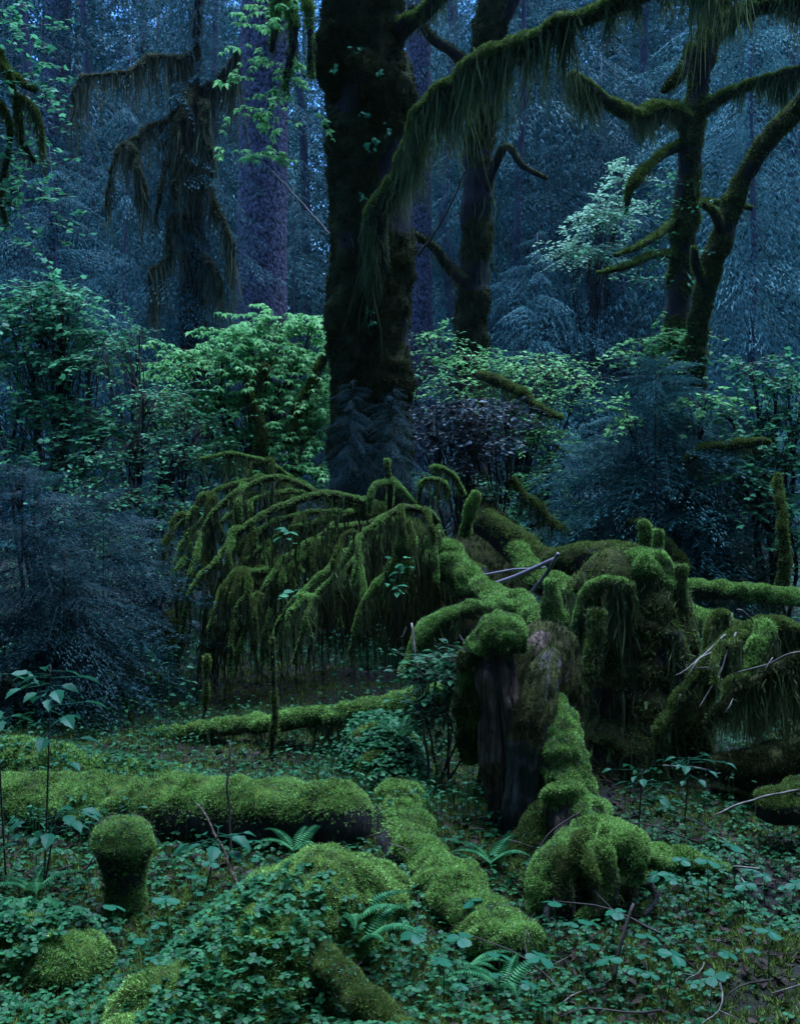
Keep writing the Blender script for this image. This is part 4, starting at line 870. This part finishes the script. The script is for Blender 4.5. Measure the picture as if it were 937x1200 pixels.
#@@FRONT
# ---------------------------------------------------------------- logs and mossy stumps in front
def log(name, label, cat, pts, **kw):
    b = W(*pts[0][:3])
    r = thing(name, label, cat, b)
    limb("wood", pts, r, **kw)
    return r
log("long_log", "long fallen log with a bright moss blanket on top and a dark broken end", "log",
    [(-140, 958, 6.9, 48), (-40, 958, 6.8, 48), (60, 959, 6.7, 46), (150, 960, 6.6, 45), (240, 960, 6.5, 43), (330, 961, 6.35, 39), (390, 962, 6.25, 37), (410, 962, 6.22, 35)],
    sides=56, step=.025, wz=1, wn=.4, thr=.42, thick=.032, lump=.08, tufts=48000, ts=.019, hang=2500, hl=.13, hw=.008, clump=2)
log("rear_log", "second log behind the long one, green with herbs and moss", "log",
    [(-120, 905, 7.3, 32), (0, 905, 7.3, 30), (90, 915, 7.25, 28), (170, 925, 7.2, 24), (230, 935, 7.1, 16)],
    sides=32, step=.03, wz=1, wn=.4, thr=-.1, thick=.06, lump=.2, tufts=18000, ts=.026, hang=900, hl=.12)
t = log("mossy_stump", "small round stump like a green moss pompom in front of the long log", "stump",
    [(147, 1090, 5.65, 22), (147, 1050, 5.65, 21), (146, 1025, 5.65, 24), (145, 1005, 5.65, 30), (145, 990, 5.65, 33), (145, 980, 5.65, 30)],
    sides=40, step=.015, wz=.9, wn=.2, thr=-.05, thick=.02, lump=.05, tufts=20000, ts=.017, hang=350, hl=.12, hw=.009)
log("thin_log", "thin mossy log propped across the clearing with moss fringes hanging below", "log",
    [(120, 868, 8.6, 5), (200, 862, 8.5, 8), (265, 853, 8.4, 9), (330, 848, 8.2, 9), (385, 840, 8.1, 10), (440, 832, 8.0, 12), (490, 824, 7.9, 12), (530, 814, 7.8, 11), (552, 808, 7.75, 8)],
    sides=18, step=.025, wz=1, wn=.35, thr=-.15, thick=.03, lump=.2, tufts=14000, ts=.022, hang=3200, hl=.34, hw=.01, clump=2.6)
log("mossy_log", "mossy log running from the clearing down toward the ferns beside the stump root", "log",
    [(482, 935, 6.9, 16), (468, 968, 6.5, 28), (482, 1005, 6.1, 31), (514, 1042, 5.75, 31), (554, 1082, 5.45, 31), (598, 1122, 5.15, 24)],
    sides=48, step=.025, wz=.9, wn=.7, thr=.35, thick=.06, lump=.3, tufts=32000, ts=.021, hang=900, hl=.1, hw=.008, nfreq=3.5)
log("mossy_hummock", "leafy green hummock rising behind the blunt end of the long log", "hummock",
    [(435, 850, 8.3, 20), (446, 885, 7.7, 34), (456, 920, 7.25, 38), (468, 945, 7.0, 22)], sides=36, step=.03, wz=.8, wn=.4, thr=-.2, thick=.05, lump=.3, moss='moss_olive', tufts=12000, ts=.026)
log("crumbling_log", "low crumbling log end covered in bright moss and ferns at the near edge", "log",
    [(130, 1400, 4.1, 95), (250, 1215, 4.65, 90), (310, 1140, 4.9, 80), (370, 1085, 5.2, 70), (420, 1062, 5.5, 46), (450, 1060, 5.7, 22)],
    sides=52, step=.03, wz=.7, wn=.6, thr=-.15, thick=.05, lump=.3, base='mossbase', tufts=40000, ts=.02, nfreq=3.5)
log("mossy_branch", "round mossy branch at the near edge sloping out of the picture", "branch",
    [(362, 1105, 4.9, 12), (390, 1142, 4.72, 15), (428, 1178, 4.58, 17), (480, 1225, 4.45, 18)],
    sides=26, step=.02, wz=.8, wn=.4, thr=0, thick=.03, lump=.15, moss='moss_olive', tufts=11000, ts=.018)
log("sawn_log", "thick log end with a dark face and green moss top in the near corner", "log",
    [(-140, 1125, 5.6, 58), (-40, 1130, 5.4, 58), (40, 1136, 5.2, 56), (88, 1142, 5.05, 50)],
    sides=44, step=.03, wz=1, wn=.6, thr=.35, thick=.05, lump=.15, tufts=24000, ts=.02, hang=300, hl=.08)
log("mossy_log", "straight mossy log at mid distance beyond the moss-hung stump", "log",
    [(790, 690, 11.2, 9), (830, 692, 11, 10), (880, 696, 10.8, 10), (940, 702, 10.6, 9)], sides=18, thr=-.2, tufts=6000, ts=.03, hang=700, hl=.12)
log("mossy_log", "lower mossy log sagging toward the tangle of bare twigs", "log",
    [(770, 712, 9.6, 9), (810, 722, 9.5, 11), (850, 738, 9.3, 12), (890, 748, 9.2, 10), (960, 742, 9.1, 9)], sides=18, thr=-.2, tufts=7000, ts=.028, hang=1500, hl=.22)
log("mossy_log", "mossy log end poking in at the frame edge above the clover", "log",
    [(885, 946, 6.4, 10), (905, 946, 6.4, 20), (950, 940, 6.5, 26), (1030, 930, 6.6, 28)], sides=26, thr=.2, moss='moss_olive', tufts=8000, ts=.022, hang=400, hl=.1)
log("mossy_log", "dark mossy log low under the twig tangle at the frame edge", "log",
    [(830, 900, 7.2, 12), (880, 905, 7.1, 24), (940, 895, 7.1, 30), (1020, 880, 7.1, 34)], sides=26, thr=.3, base='mossbase_dark', moss='moss_dark', tufts=6000, ts=.024, hang=700, hl=.15)

for p, lab in (([(800, 545, 12, 4), (820, 535, 11.9, 5), (845, 526, 11.8, 6), (885, 518, 11.7, 5), (900, 522, 11.7, 3)], "short level mossy branch crossing in front of the broad young hemlock"),
               ([(735, 610, 12, 4), (760, 625, 11.8, 5), (785, 645, 11.6, 6), (800, 665, 11.5, 5)], "bent mossy stem low beneath the broad young hemlock"),
               ([(915, 690, 11, 6), (918, 640, 11, 5), (914, 590, 11.1, 5), (910, 555, 11.2, 3)], "upright mossy snag among the teal leaves at the frame edge"),
               ([(560, 440, 13.2, 5), (590, 452, 13, 6), (630, 478, 12.8, 5), (660, 492, 12.7, 3)], "mossy branch sloping through the yellow-green bush"),
               ([(600, 560, 12.4, 4), (640, 600, 12.2, 4), (668, 625, 12, 3)], "thin mossy branch low in the yellow-green bush"),
               ([(300, 545, 12.6, 6), (303, 500, 12.7, 5), (296, 460, 12.8, 5), (310, 430, 12.9, 4)], "mossy upright stem inside the bright layered shrub"),
               ([(335, 520, 12.8, 5), (350, 480, 12.9, 5), (372, 430, 13, 4), (392, 400, 13, 3)], "mossy slanting stem between the bright shrub and the dark maple"),
               ([(195, 720, 9.9, 9), (205, 745, 9.8, 12), (200, 775, 9.7, 10)], "dark mossy knob at the outer edge of the fan of branches")):
    r = thing("mossy_branch", lab, "branch", W(*p[0][:3]))
    limb("wood", p, r, sides=10, step=.04, kink=.05, thr=-.05, thick=.015, moss='moss_olive', base='mossbase_dark', tufts=1600, ts=.03, hang=420, hl=.18, hw=.014, clump=3)

# fallen branch with bare twigs and moss fringes
t = thing("fallen_branch", "mossy fallen branch with long pale bare twigs and hanging moss", "branch", gp(870, 7.6))
limb("bough", [(1010, 770, 7.9, 11), (940, 745, 7.8, 10), (900, 735, 7.7, 10), (870, 745, 7.6, 9), (840, 765, 7.5, 8), (815, 790, 7.4, 7), (790, 825, 7.35, 6), (770, 860, 7.3, 4)], t, sides=14, thr=-.1, moss='moss_olive', tufts=5500, ts=.024, hang=2600, hl=.35, hw=.01, clump=2)
limb("bough", [(896, 735, 7.6, 10), (888, 755, 7.5, 10), (882, 790, 7.45, 9), (880, 830, 7.4, 5)], t, sides=14, wz=.2, thr=-.4, tufts=4500, ts=.024, hang=2200, hl=.4, hw=.01)
limb("bough", [(940, 770, 7.4, 6), (900, 790, 7.2, 6), (860, 815, 7.1, 5), (830, 850, 7.0, 4)], t, sides=10, thr=0, moss='moss_dark', base='mossbase_dark', tufts=2000, ts=.024, hang=1800, hl=.35, hw=.01)
for k_ in range(12):
    x0, y0, Y0 = rng.uniform(800, 950), rng.uniform(715, 830), rng.uniform(7.2, 8.6)
    dx, dy = rng.uniform(-70, 60), rng.uniform(25, 95)
    limb("side_branch", [(x0, y0, Y0, 3.5), (x0 + dx * .5, y0 + dy * .2 - 8, Y0 - .15, 3), (x0 + dx, y0 + dy, Y0 - .3, 1.8)], t, sides=7, step=.03, kink=.07, thr=-.05, thick=.012, moss='moss_olive', base='mossbase_dark', tufts=900, ts=.022, hang=420, hl=.24, hw=.012, clump=3)
def twig(parent, p, mat='stick', name="bare_twig"):
    mb = MB(); pp = smooth_path(np.array([np.append(W(a, b, Y), r * .62 / FPX * Y) for a, b, Y, r in p]), .03)
    pp[:, :3] += .012 * np.stack([noise(pp[:, :3], 9), noise(pp[:, :3] + 3, 9), noise(pp[:, :3] + 8, 9)], -1)
    mb.tube(pp[:, :3], pp[:, 3], 6)
    return mb.build(name, M[mat], parent, pp[0, :3] if parent is None else None)
for p in ([(862, 742, 7.4, 2), (850, 770, 7.2, 2), (838, 795, 7.1, 1.8), (818, 832, 7.0, 1)], [(850, 745, 7.4, 2), (830, 762, 7.2, 2), (808, 780, 7.1, 1.5), (790, 790, 7.05, 1)],
          [(845, 760, 7.3, 2), (818, 772, 7.1, 1.8), (804, 792, 7.05, 1)], [(860, 788, 7.2, 1), (895, 780, 7.15, 1.6), (925, 765, 7.1, 1.6), (950, 762, 7.1, 1)], [(880, 725, 7.3, 1.6), (868, 714, 7.3, 1.5), (862, 714, 7.3, 1)],
          [(796, 812, 7.0, 1.4), (793, 830, 7.0, .8)], [(812, 784, 7.1, 1.2), (840, 780, 7.1, 1)], [(862, 812, 7.1, 1.3), (855, 828, 7.0, 1.4), (846, 838, 7.0, .8)], [(905, 770, 7.1, 1.3), (895, 785, 7.05, .9)]):
    twig(t, p)
sticks = [
 ([(836, 955, 6.0, 1.2), (862, 944, 6.1, 2), (890, 936, 6.2, 2.2), (937, 924, 6.4, 2)], "long pale stick lying over the clover by the frame edge", 'stick'),
 ([(776, 896, 6.6, 1.5), (795, 899, 6.6, 2), (830, 902, 6.7, 1)], "short pale stick below the twig tangle", 'stick'),
 ([(482, 730, 7.4, 2), (488, 770, 7.3, 2.4), (494, 830, 7.2, 2.6), (502, 905, 7.1, 2.8), (505, 950, 7.0, 3)], "tall thin upright stick with a pale snapped tip beside the capped stump", 'stick'),
 ([(270, 868, 5.95, 1.5), (269, 900, 5.9, 2), (268, 960, 5.85, 2.3), (270, 1010, 5.8, 2.5)], "thin dark upright sapling stem in front of the long log", 'twig'),
 ([(232, 945, 5.9, 2), (255, 985, 5.75, 2.5), (275, 1030, 5.6, 3), (285, 1060, 5.5, 3)], "reddish leaning stick in front of the long log", 'rot'),
 ([(742, 1060, 5.0, 3), (730, 1100, 4.95, 4), (716, 1150, 4.9, 4.5)], "dark broken stick standing among the clover by the near edge", 'twig'),
 ([(98, 1020, 5.7, 2), (106, 1012, 5.7, 2.5), (112, 1003, 5.7, 1)], "little white peeled stick beside the moss pompom stump", 'stick'),
 ([(68, 1022, 5.7, 1.2), (84, 1014, 5.7, 2)], "white sliver of wood on the ground before the long log", 'stick'),
 ([(615, 1020, 5.7, 1.5), (640, 980, 5.75, 1.5), (680, 950, 5.8, 1.2)], "dark twig leaning over the buttress root", 'twig'),
 ([(830, 1102, 5.2, 1.5), (870, 1104, 5.25, 1.6), (905, 1100, 5.3, 1)], "straight grey twig on the ground by the broad leaves", 'stick'),
 ([(858, 1015, 5.7, 2), (888, 1018, 5.7, 2)], "pale chip of wood lying under the frame-edge log", 'stick'),
 ([(640, 1135, 5.0, 1.2), (615, 1090, 5.0, 1.2)], "pale thin twig leaning by the broad leaves at the near edge", 'stick'),
 ([(868, 1028, 5.5, 1.2), (882, 1048, 5.4, 1.2)], "white thin twig stuck among the broad leaves", 'stick'),
]
for p, lab, m_ in sticks:
    o = twig(None, p, m_, "fallen_stick"); tag(o, lab, "stick")

for p, lab in (([(318, 200, 18.5, 1.5), (352, 236, 18.3, 2), (395, 285, 18, 2)], "pale leaning pole in the gap beside the dark maple"),
               ([(490, 300, 16, 2.5), (520, 255, 15.5, 2), (545, 200, 15.2, 1.5)], "thin dark stem slanting past the shaggy trunk")):
    o = twig(None, p, 'stick' if 'pale' in lab else 'twig', "leaning_pole"); tag(o, lab, "pole")
# upright mossy sapling stems
for p, lab in (([(321, 905, 8.0, 3), (321, 860, 8.0, 2.5), (320, 810, 8.0, 2.2), (319, 770, 8.0, 2.6), (318, 745, 8.0, 1.5)], "knobbly mossy dead sapling standing through the thin log"),
               ([(238, 870, 8.6, 2.4), (240, 820, 8.6, 2), (241, 770, 8.6, 1.4)], "slender mossy stem standing in the dark under the fan")):
    r = thing("dead_sapling", lab, "sapling", W(*p[0][:3]))
    limb("stem", p, r, sides=10, step=.02, kink=.02, wz=0, wn=.6, thr=.1, thick=.01, lump=.3, moss='moss_olive', base='mossbase_dark', tufts=900, ts=.024, hang=120, hl=.08)

# scattered dead twigs
TW = []
for v in range(4):
    mb = MB(); L = .5
    x = np.linspace(0, L, 7); pth = np.stack([x, .03 * np.sin(x * 9 + v), .015 * np.cos(x * 11 + v)], -1)
    mb.tube(pth, np.linspace(.006, .002, 7), 5)
    mb.tube(pth[3] + np.outer(np.linspace(0, .16, 4), [.7, .7 * (-1) ** v, .2]), [.004, .003, .002, .001], 4)
    TW.append(mb.mesh("dead_twig", [M['stick' if v < 2 else 'twig']]))
for k in range(46):
    px, py = (rng.uniform(520, 930), rng.uniform(925, 1190)) if k < 30 else (rng.uniform(150, 930), rng.uniform(880, 1190))
    p = gpx(px, py)
    o = bpy.data.objects.new("dead_twig", TW[k % 4]); COL.objects.link(o)
    o.location = p + np.array([0, 0, .03]); o.rotation_euler = (rng.uniform(-.2, .2), rng.uniform(-.35, .1), rng.uniform(0, 6.28))
    s_ = rng.uniform(.4, 1.0); o.scale = (s_,) * 3
    tag(o, "small dead twig dropped among the clover and litter of the clearing", "twig", "dead twigs scattered on the forest floor")

# ---------------------------------------------------------------- forest-floor plants
def leafy_plant(name, label, cat, base, H, n, size, T=OVAL, mat='herb', group=None, lean=(0, 0), spread=.12, tilt=.2):
    r = thing(name, label, cat, base, group)
    top = np.asarray(base) + [lean[0], lean[1], H]
    s_ = MB(); pth = smooth_path(np.array([np.append(np.asarray(base) - [0, 0, .03], .005), np.append((np.asarray(base) + top) / 2 + [lean[0] * .1, 0, 0], .0045), np.append(top, .003)]), .06)
    s_.tube(pth[:, :3], pth[:, 3], 5); s_.build("stem", M['twig'], r)
    for k in range(n):
        lf = MB(); a = k * 2.4 + rng.random(); u = rng.random() ** .6
        p = top - [0, 0, H * .45 * (1 - u)] + np.array([math.cos(a), math.sin(a), 0]) * spread * rng.uniform(.3, 1)
        d = np.array([[math.cos(a), math.sin(a), -.25]])
        lf.tube(np.array([top - [0, 0, H * .45 * (1 - u)], p]), [.002, .0015], 3)
        add_leaves(lf, p[None], d, size, T, tilt)
        lf.build("leaf", M[mat], r)
    return r
leafy_plant("salmonberry", "tall thin leafy stem rising beside the pompom stump in front of the hemlocks", "plant", gp(52, 5.9), 1.02, 26, .10, LEAF, 'herb_pale', None, (.03, 0), .17)
leafy_plant("salmonberry", "shorter leafy stem cut by the frame at the end of the long log", "plant", gp(8, 5.9), .98, 8, .12, LEAF, 'herb_pale', None, (-.05, 0), .10)
leafy_plant("salmonberry", "sprawling leafy stem low on the shaded side of the long log", "plant", gp(50, 5.8), .38, 16, .085, LEAF, 'herb_pale', None, (.06, 0), .18)
leafy_plant("salmonberry", "low leafy stem under the middle of the long log", "plant", gp(240, 5.75), .26, 12, .09, LEAF, 'herb_pale', None, (.06, 0), .16)
leafy_plant("salmonberry", "leafy sprout on the dark bank below the moss-hung stump", "plant", gp(800, 6.6), .4, 14, .06, LEAF, 'herb_pale', None, (.03, 0), .2)
leafy_plant("salmonberry", "leafy sprout climbing the bank between the two stumps", "plant", gp(745, 6.5), .42, 12, .06, LEAF, 'herb_pale', None, (.03, 0), .16)

# broad-leaved plants: one built, then copied
def make_broad():
    r = thing("broadleaf_herb", "low herb with a few broad pale blue-green leaves above the clover", "herb", (0, 0, 0), "broad-leaved herbs among the clover")
    for k in range(2):
        a = k * 2.6; e = np.array([math.cos(a) * .05 * (k + .4), math.sin(a) * .05 * (k + .4), .17 - .05 * k])
        st = MB(); st.tube(np.array([[0, 0, -.02], e * [.5, .5, .6], e]), [.0022, .002, .0015], 4); st.build("stalk", M['fern'], r)
        lf = MB(); add_leaves(lf, e[None], np.array([[math.cos(a), math.sin(a), 0.]]), .046 - .008 * k, CLOVER, .15); lf.build("leaf", M['herb_pale'], r)
    return r
proto = make_broad()
spots = [(640, 1075), (700, 1080), (560, 1100), (800, 1050), (830, 1065), (860, 1045), (895, 1060), (870, 1085), (925, 1075), (770, 1070), (600, 1130), (655, 1115), (690, 1145), (720, 1170), (760, 1150), (800, 1130), (850, 1160), (900, 1150), (545, 1160), (585, 1175),
         (625, 1185), (520, 1185), (230, 1075), (200, 1110), (170, 1150), (260, 1130), (300, 1040), (250, 1050), (130, 1120), (900, 1110), (780, 1185), (830, 1190), (480, 1150), (715, 1110), (340, 1170)]
for k, (px, py) in enumerate(spots):
    o = proto if k == 0 else copy_tree(proto)
    o.location = gpx(px, py); o.rotation_euler = (rng.uniform(-.15, .15), rng.uniform(-.15, .15), rng.uniform(0, 6.28)); s_ = rng.uniform(.75, 1.25); o.scale = (s_,) * 3

# ferns
def frond(Ln, w_):
    V = []; F = []
    m_ = 26
    for i in range(m_):
        t_ = (i + 1) / m_
        c = np.array([0, t_ * Ln, Ln * (.75 * t_ - .75 * t_ * t_)])
        wl = w_ * math.sin(math.pi * min(1, .12 + .9 * t_) ** .8) * (1.05 - t_ * .75)
        for sg in (-1, 1):
            e = c + [sg * wl, .25 * wl, -.15 * wl]; h = Ln / m_ * .42
            b = len(V); V += [c + [0, -h, 0], c + [0, h, 0], (c + e) / 2 + [0, h * 1.2, .01], e, (c + e) / 2 + [0, -h, .01]]
            F.append((b, b + 1, b + 2, b + 3, b + 4) if sg < 0 else (b + 4, b + 3, b + 2, b + 1, b))
    return np.array(V), F
FR = [frond(.45, .085), frond(.36, .07)]
def fern(label, base, n, s_, yaw=None):
    r = thing("fern", label, "fern", base)
    for k in range(n):
        a = (k * 2.4 + rng.random()) if yaw is None else yaw + rng.normal() * .5
        mb = MB(); Y = np.array([[math.cos(a), math.sin(a), .25]])
        X, Y, Z = frame_from(Y, np.array([0, 0, 1.0])); T = FR[k % 2]
        mb.inst(*T, np.asarray(base, float)[None], X, Y, Z, s_ * rng.uniform(.8, 1.15)); mb.build("frond", M['fern'], r)
fern("bright fern growing on the crumbling log at the near edge", W(408, 1085, 5.05), 6, .75)
fern("second fern, spilling over the dark side of the crumbling log", W(425, 1105, 4.95), 4, .7, -.6)
fern("small fern in the hollow behind the stump's side root", gpx(575, 1020) + [0, 0, .02], 5, .6)
fern("pale narrow fern on the ground at the end of the mossy log", gpx(545, 1150) + [0, 0, .04], 4, .5, .2)
fern("fern at the near edge between clover and broad leaves", gpx(590, 1170) + [0, 0, .03], 5, .6)
fern("fern behind the broken end of the long log", gpx(470, 905) + [0, 0, .2], 5, .7)
fern("fern below the end of the long log", gpx(345, 1010) + [0, 0, .05], 5, .6)
fern("fern on the dark ground at the frame edge near the leafy stem", gpx(40, 1060) + [0, 0, .05], 5, .6)

# ---------------------------------------------------------------- ground cover
def ground_pts(n, x0, x1, y0, y1, thr, f=1.1, seed=0.0):
    """random points, thicker near the viewer, kept where a patch pattern allows"""
    out = np.zeros((0, 2))
    while len(out) < n:
        u = rng.random(n * 2); y = y0 * (y1 / y0) ** u
        x = rng.uniform(x0, x1, n * 2) * np.maximum(y / y1, .35)
        s_ = noise(np.stack([x, y, 0 * x + seed], -1), f) + .5 * noise(np.stack([x, y, 0 * x + seed + 5], -1), f * 3)
        k = s_ + .25 * rng.normal(size=len(x)) > thr
        out = np.vstack([out, np.stack([x[k], y[k]], -1)])
    out = out[:n]
    return np.stack([out[:, 0], out[:, 1], terrain(out[:, 0], out[:, 1])], -1)
mb = MB(); P = ground_pts(110000, -5, 5, 3.9, 13, -.4, 1.0, 2.0)
add_tufts(mb, P, np.tile([0, 0, 1.0], (len(P), 1)), .028, 0)
tag(mb.build("ground_moss", M['moss_olive']), "patches of moss on the forest floor", "moss", kind='stuff')
def carpet(n, x0, x1, y0, y1, thr, size, T, hmin, hmax, mat, name, label, f=1.1, seed=0.0, tilt=.3):
    mb = MB(); P = ground_pts(n, x0, x1, y0, y1, thr, f, seed)
    if name == "undergrowth":           # herbs left out right under the fan of branches to keep it dark
        P = P[((P[:, 0] + .75) / 1.15) ** 2 + ((P[:, 1] - 9.75) / 1.0) ** 2 > .75 + .4 * noise(P, 2.5)]; n = len(P)
    hh = rng.uniform(hmin, hmax, n) * (1 + .4 * noise(P, 2.0))
    a = rng.uniform(0, 6.28, n); D = np.stack([np.cos(a), np.sin(a), -.15 + 0 * a], -1)
    add_leaves(mb, P + np.stack([0 * hh, 0 * hh, hh], -1), D, size, T, tilt)
    # stalks
    s0 = P; s1 = P + np.stack([0 * hh, 0 * hh, hh], -1); d = np.array([.0012, 0, 0])
    V = np.stack([s0 - d, s0 + d, s1 + d, s1 - d], 1).reshape(-1, 3)
    mb.add(V, np.arange(4 * n).reshape(-1, 4))
    tag(mb.build(name, M[mat]), label, "ground cover", kind='stuff')
carpet(17000, -5, 5, 3.9, 9.0, -.3, .020, CLOVER, .01, .07, 'herb', "clover", "carpet of three-leaved wood clover over the forest floor", 1.2, 4.0)
carpet(11000, -6, 6, 6.3, 14, .15, .036, OVAL, .04, .2, 'herb', "undergrowth", "low leafy herbs covering the clearing behind the logs", .9, 9.0)
carpet(12000, -8, 8, 9, 20, -.5, .05, OVAL, .05, .4, 'teal', "undergrowth", "dim leafy undergrowth beneath the shrubs and trees", .6, 14.0)
carpet(9000, -5, 5, 4, 12, -.3, .05, OVAL, .005, .03, 'litter', "leaf_litter", "brown leaf litter on the dark soil", 1.5, 20.0, .5)
# herbs and clover growing on top of the rear log, the mossy log and the crumbling log
def on_log(pts, n, size, T, mat, hh, spread):
    P = smooth_path(np.array([np.append(W(a, b, Y), r / FPX * Y) for a, b, Y, r in pts]), .03)
    k = rng.integers(0, len(P), n); ang = rng.normal(size=n) * spread
    T_ = nrm(np.gradient(P[:, :3], axis=0))[k]
    S = nrm(np.cross(T_, [0, 0, 1.0])); U = np.cross(S, T_)
    O = P[k, :3] + (S * np.sin(ang)[:, None] + U * np.cos(ang)[:, None]) * (P[k, 3] + rng.uniform(.02, hh, n))[:, None]
    O = O + T_ * rng.normal(size=(n, 1)) * .02
    mb = MB(); a = rng.uniform(0, 6.28, n)
    add_leaves(mb, O, np.stack([np.cos(a), np.sin(a), -.2 + 0 * a], -1), size, T, .35)
    return mb
for pts, n, lab, mt, sz in (([(-120, 905, 7.3, 32), (0, 905, 7.3, 30), (90, 915, 7.25, 28), (170, 925, 7.2, 24), (250, 935, 7.1, 16)], 1300, "small herbs rooted along the rear log", 'herb', .04),
                    ([(435, 850, 8.3, 20), (446, 885, 7.7, 34), (456, 920, 7.25, 38), (470, 950, 7.0, 24)], 2200, "small leaves matting the hummock behind the long log", 'herb', .028),
                    ([(130, 1400, 4.1, 95), (250, 1215, 4.65, 90), (310, 1140, 4.9, 80), (370, 1085, 5.2, 66)], 1500, "clover growing over the crumbling log", 'herb', .023),
                    ([(-140, 1125, 5.6, 58), (-40, 1130, 5.4, 58), (40, 1136, 5.2, 56), (88, 1142, 5.05, 50)], 900, "clover growing on the near corner log", 'herb', .026)):
    tag(on_log(pts, n, sz, CLOVER if sz < .03 else OVAL, mt, .07, .75).build("herb_mat", M[mt]), lab, "ground cover", kind='stuff')
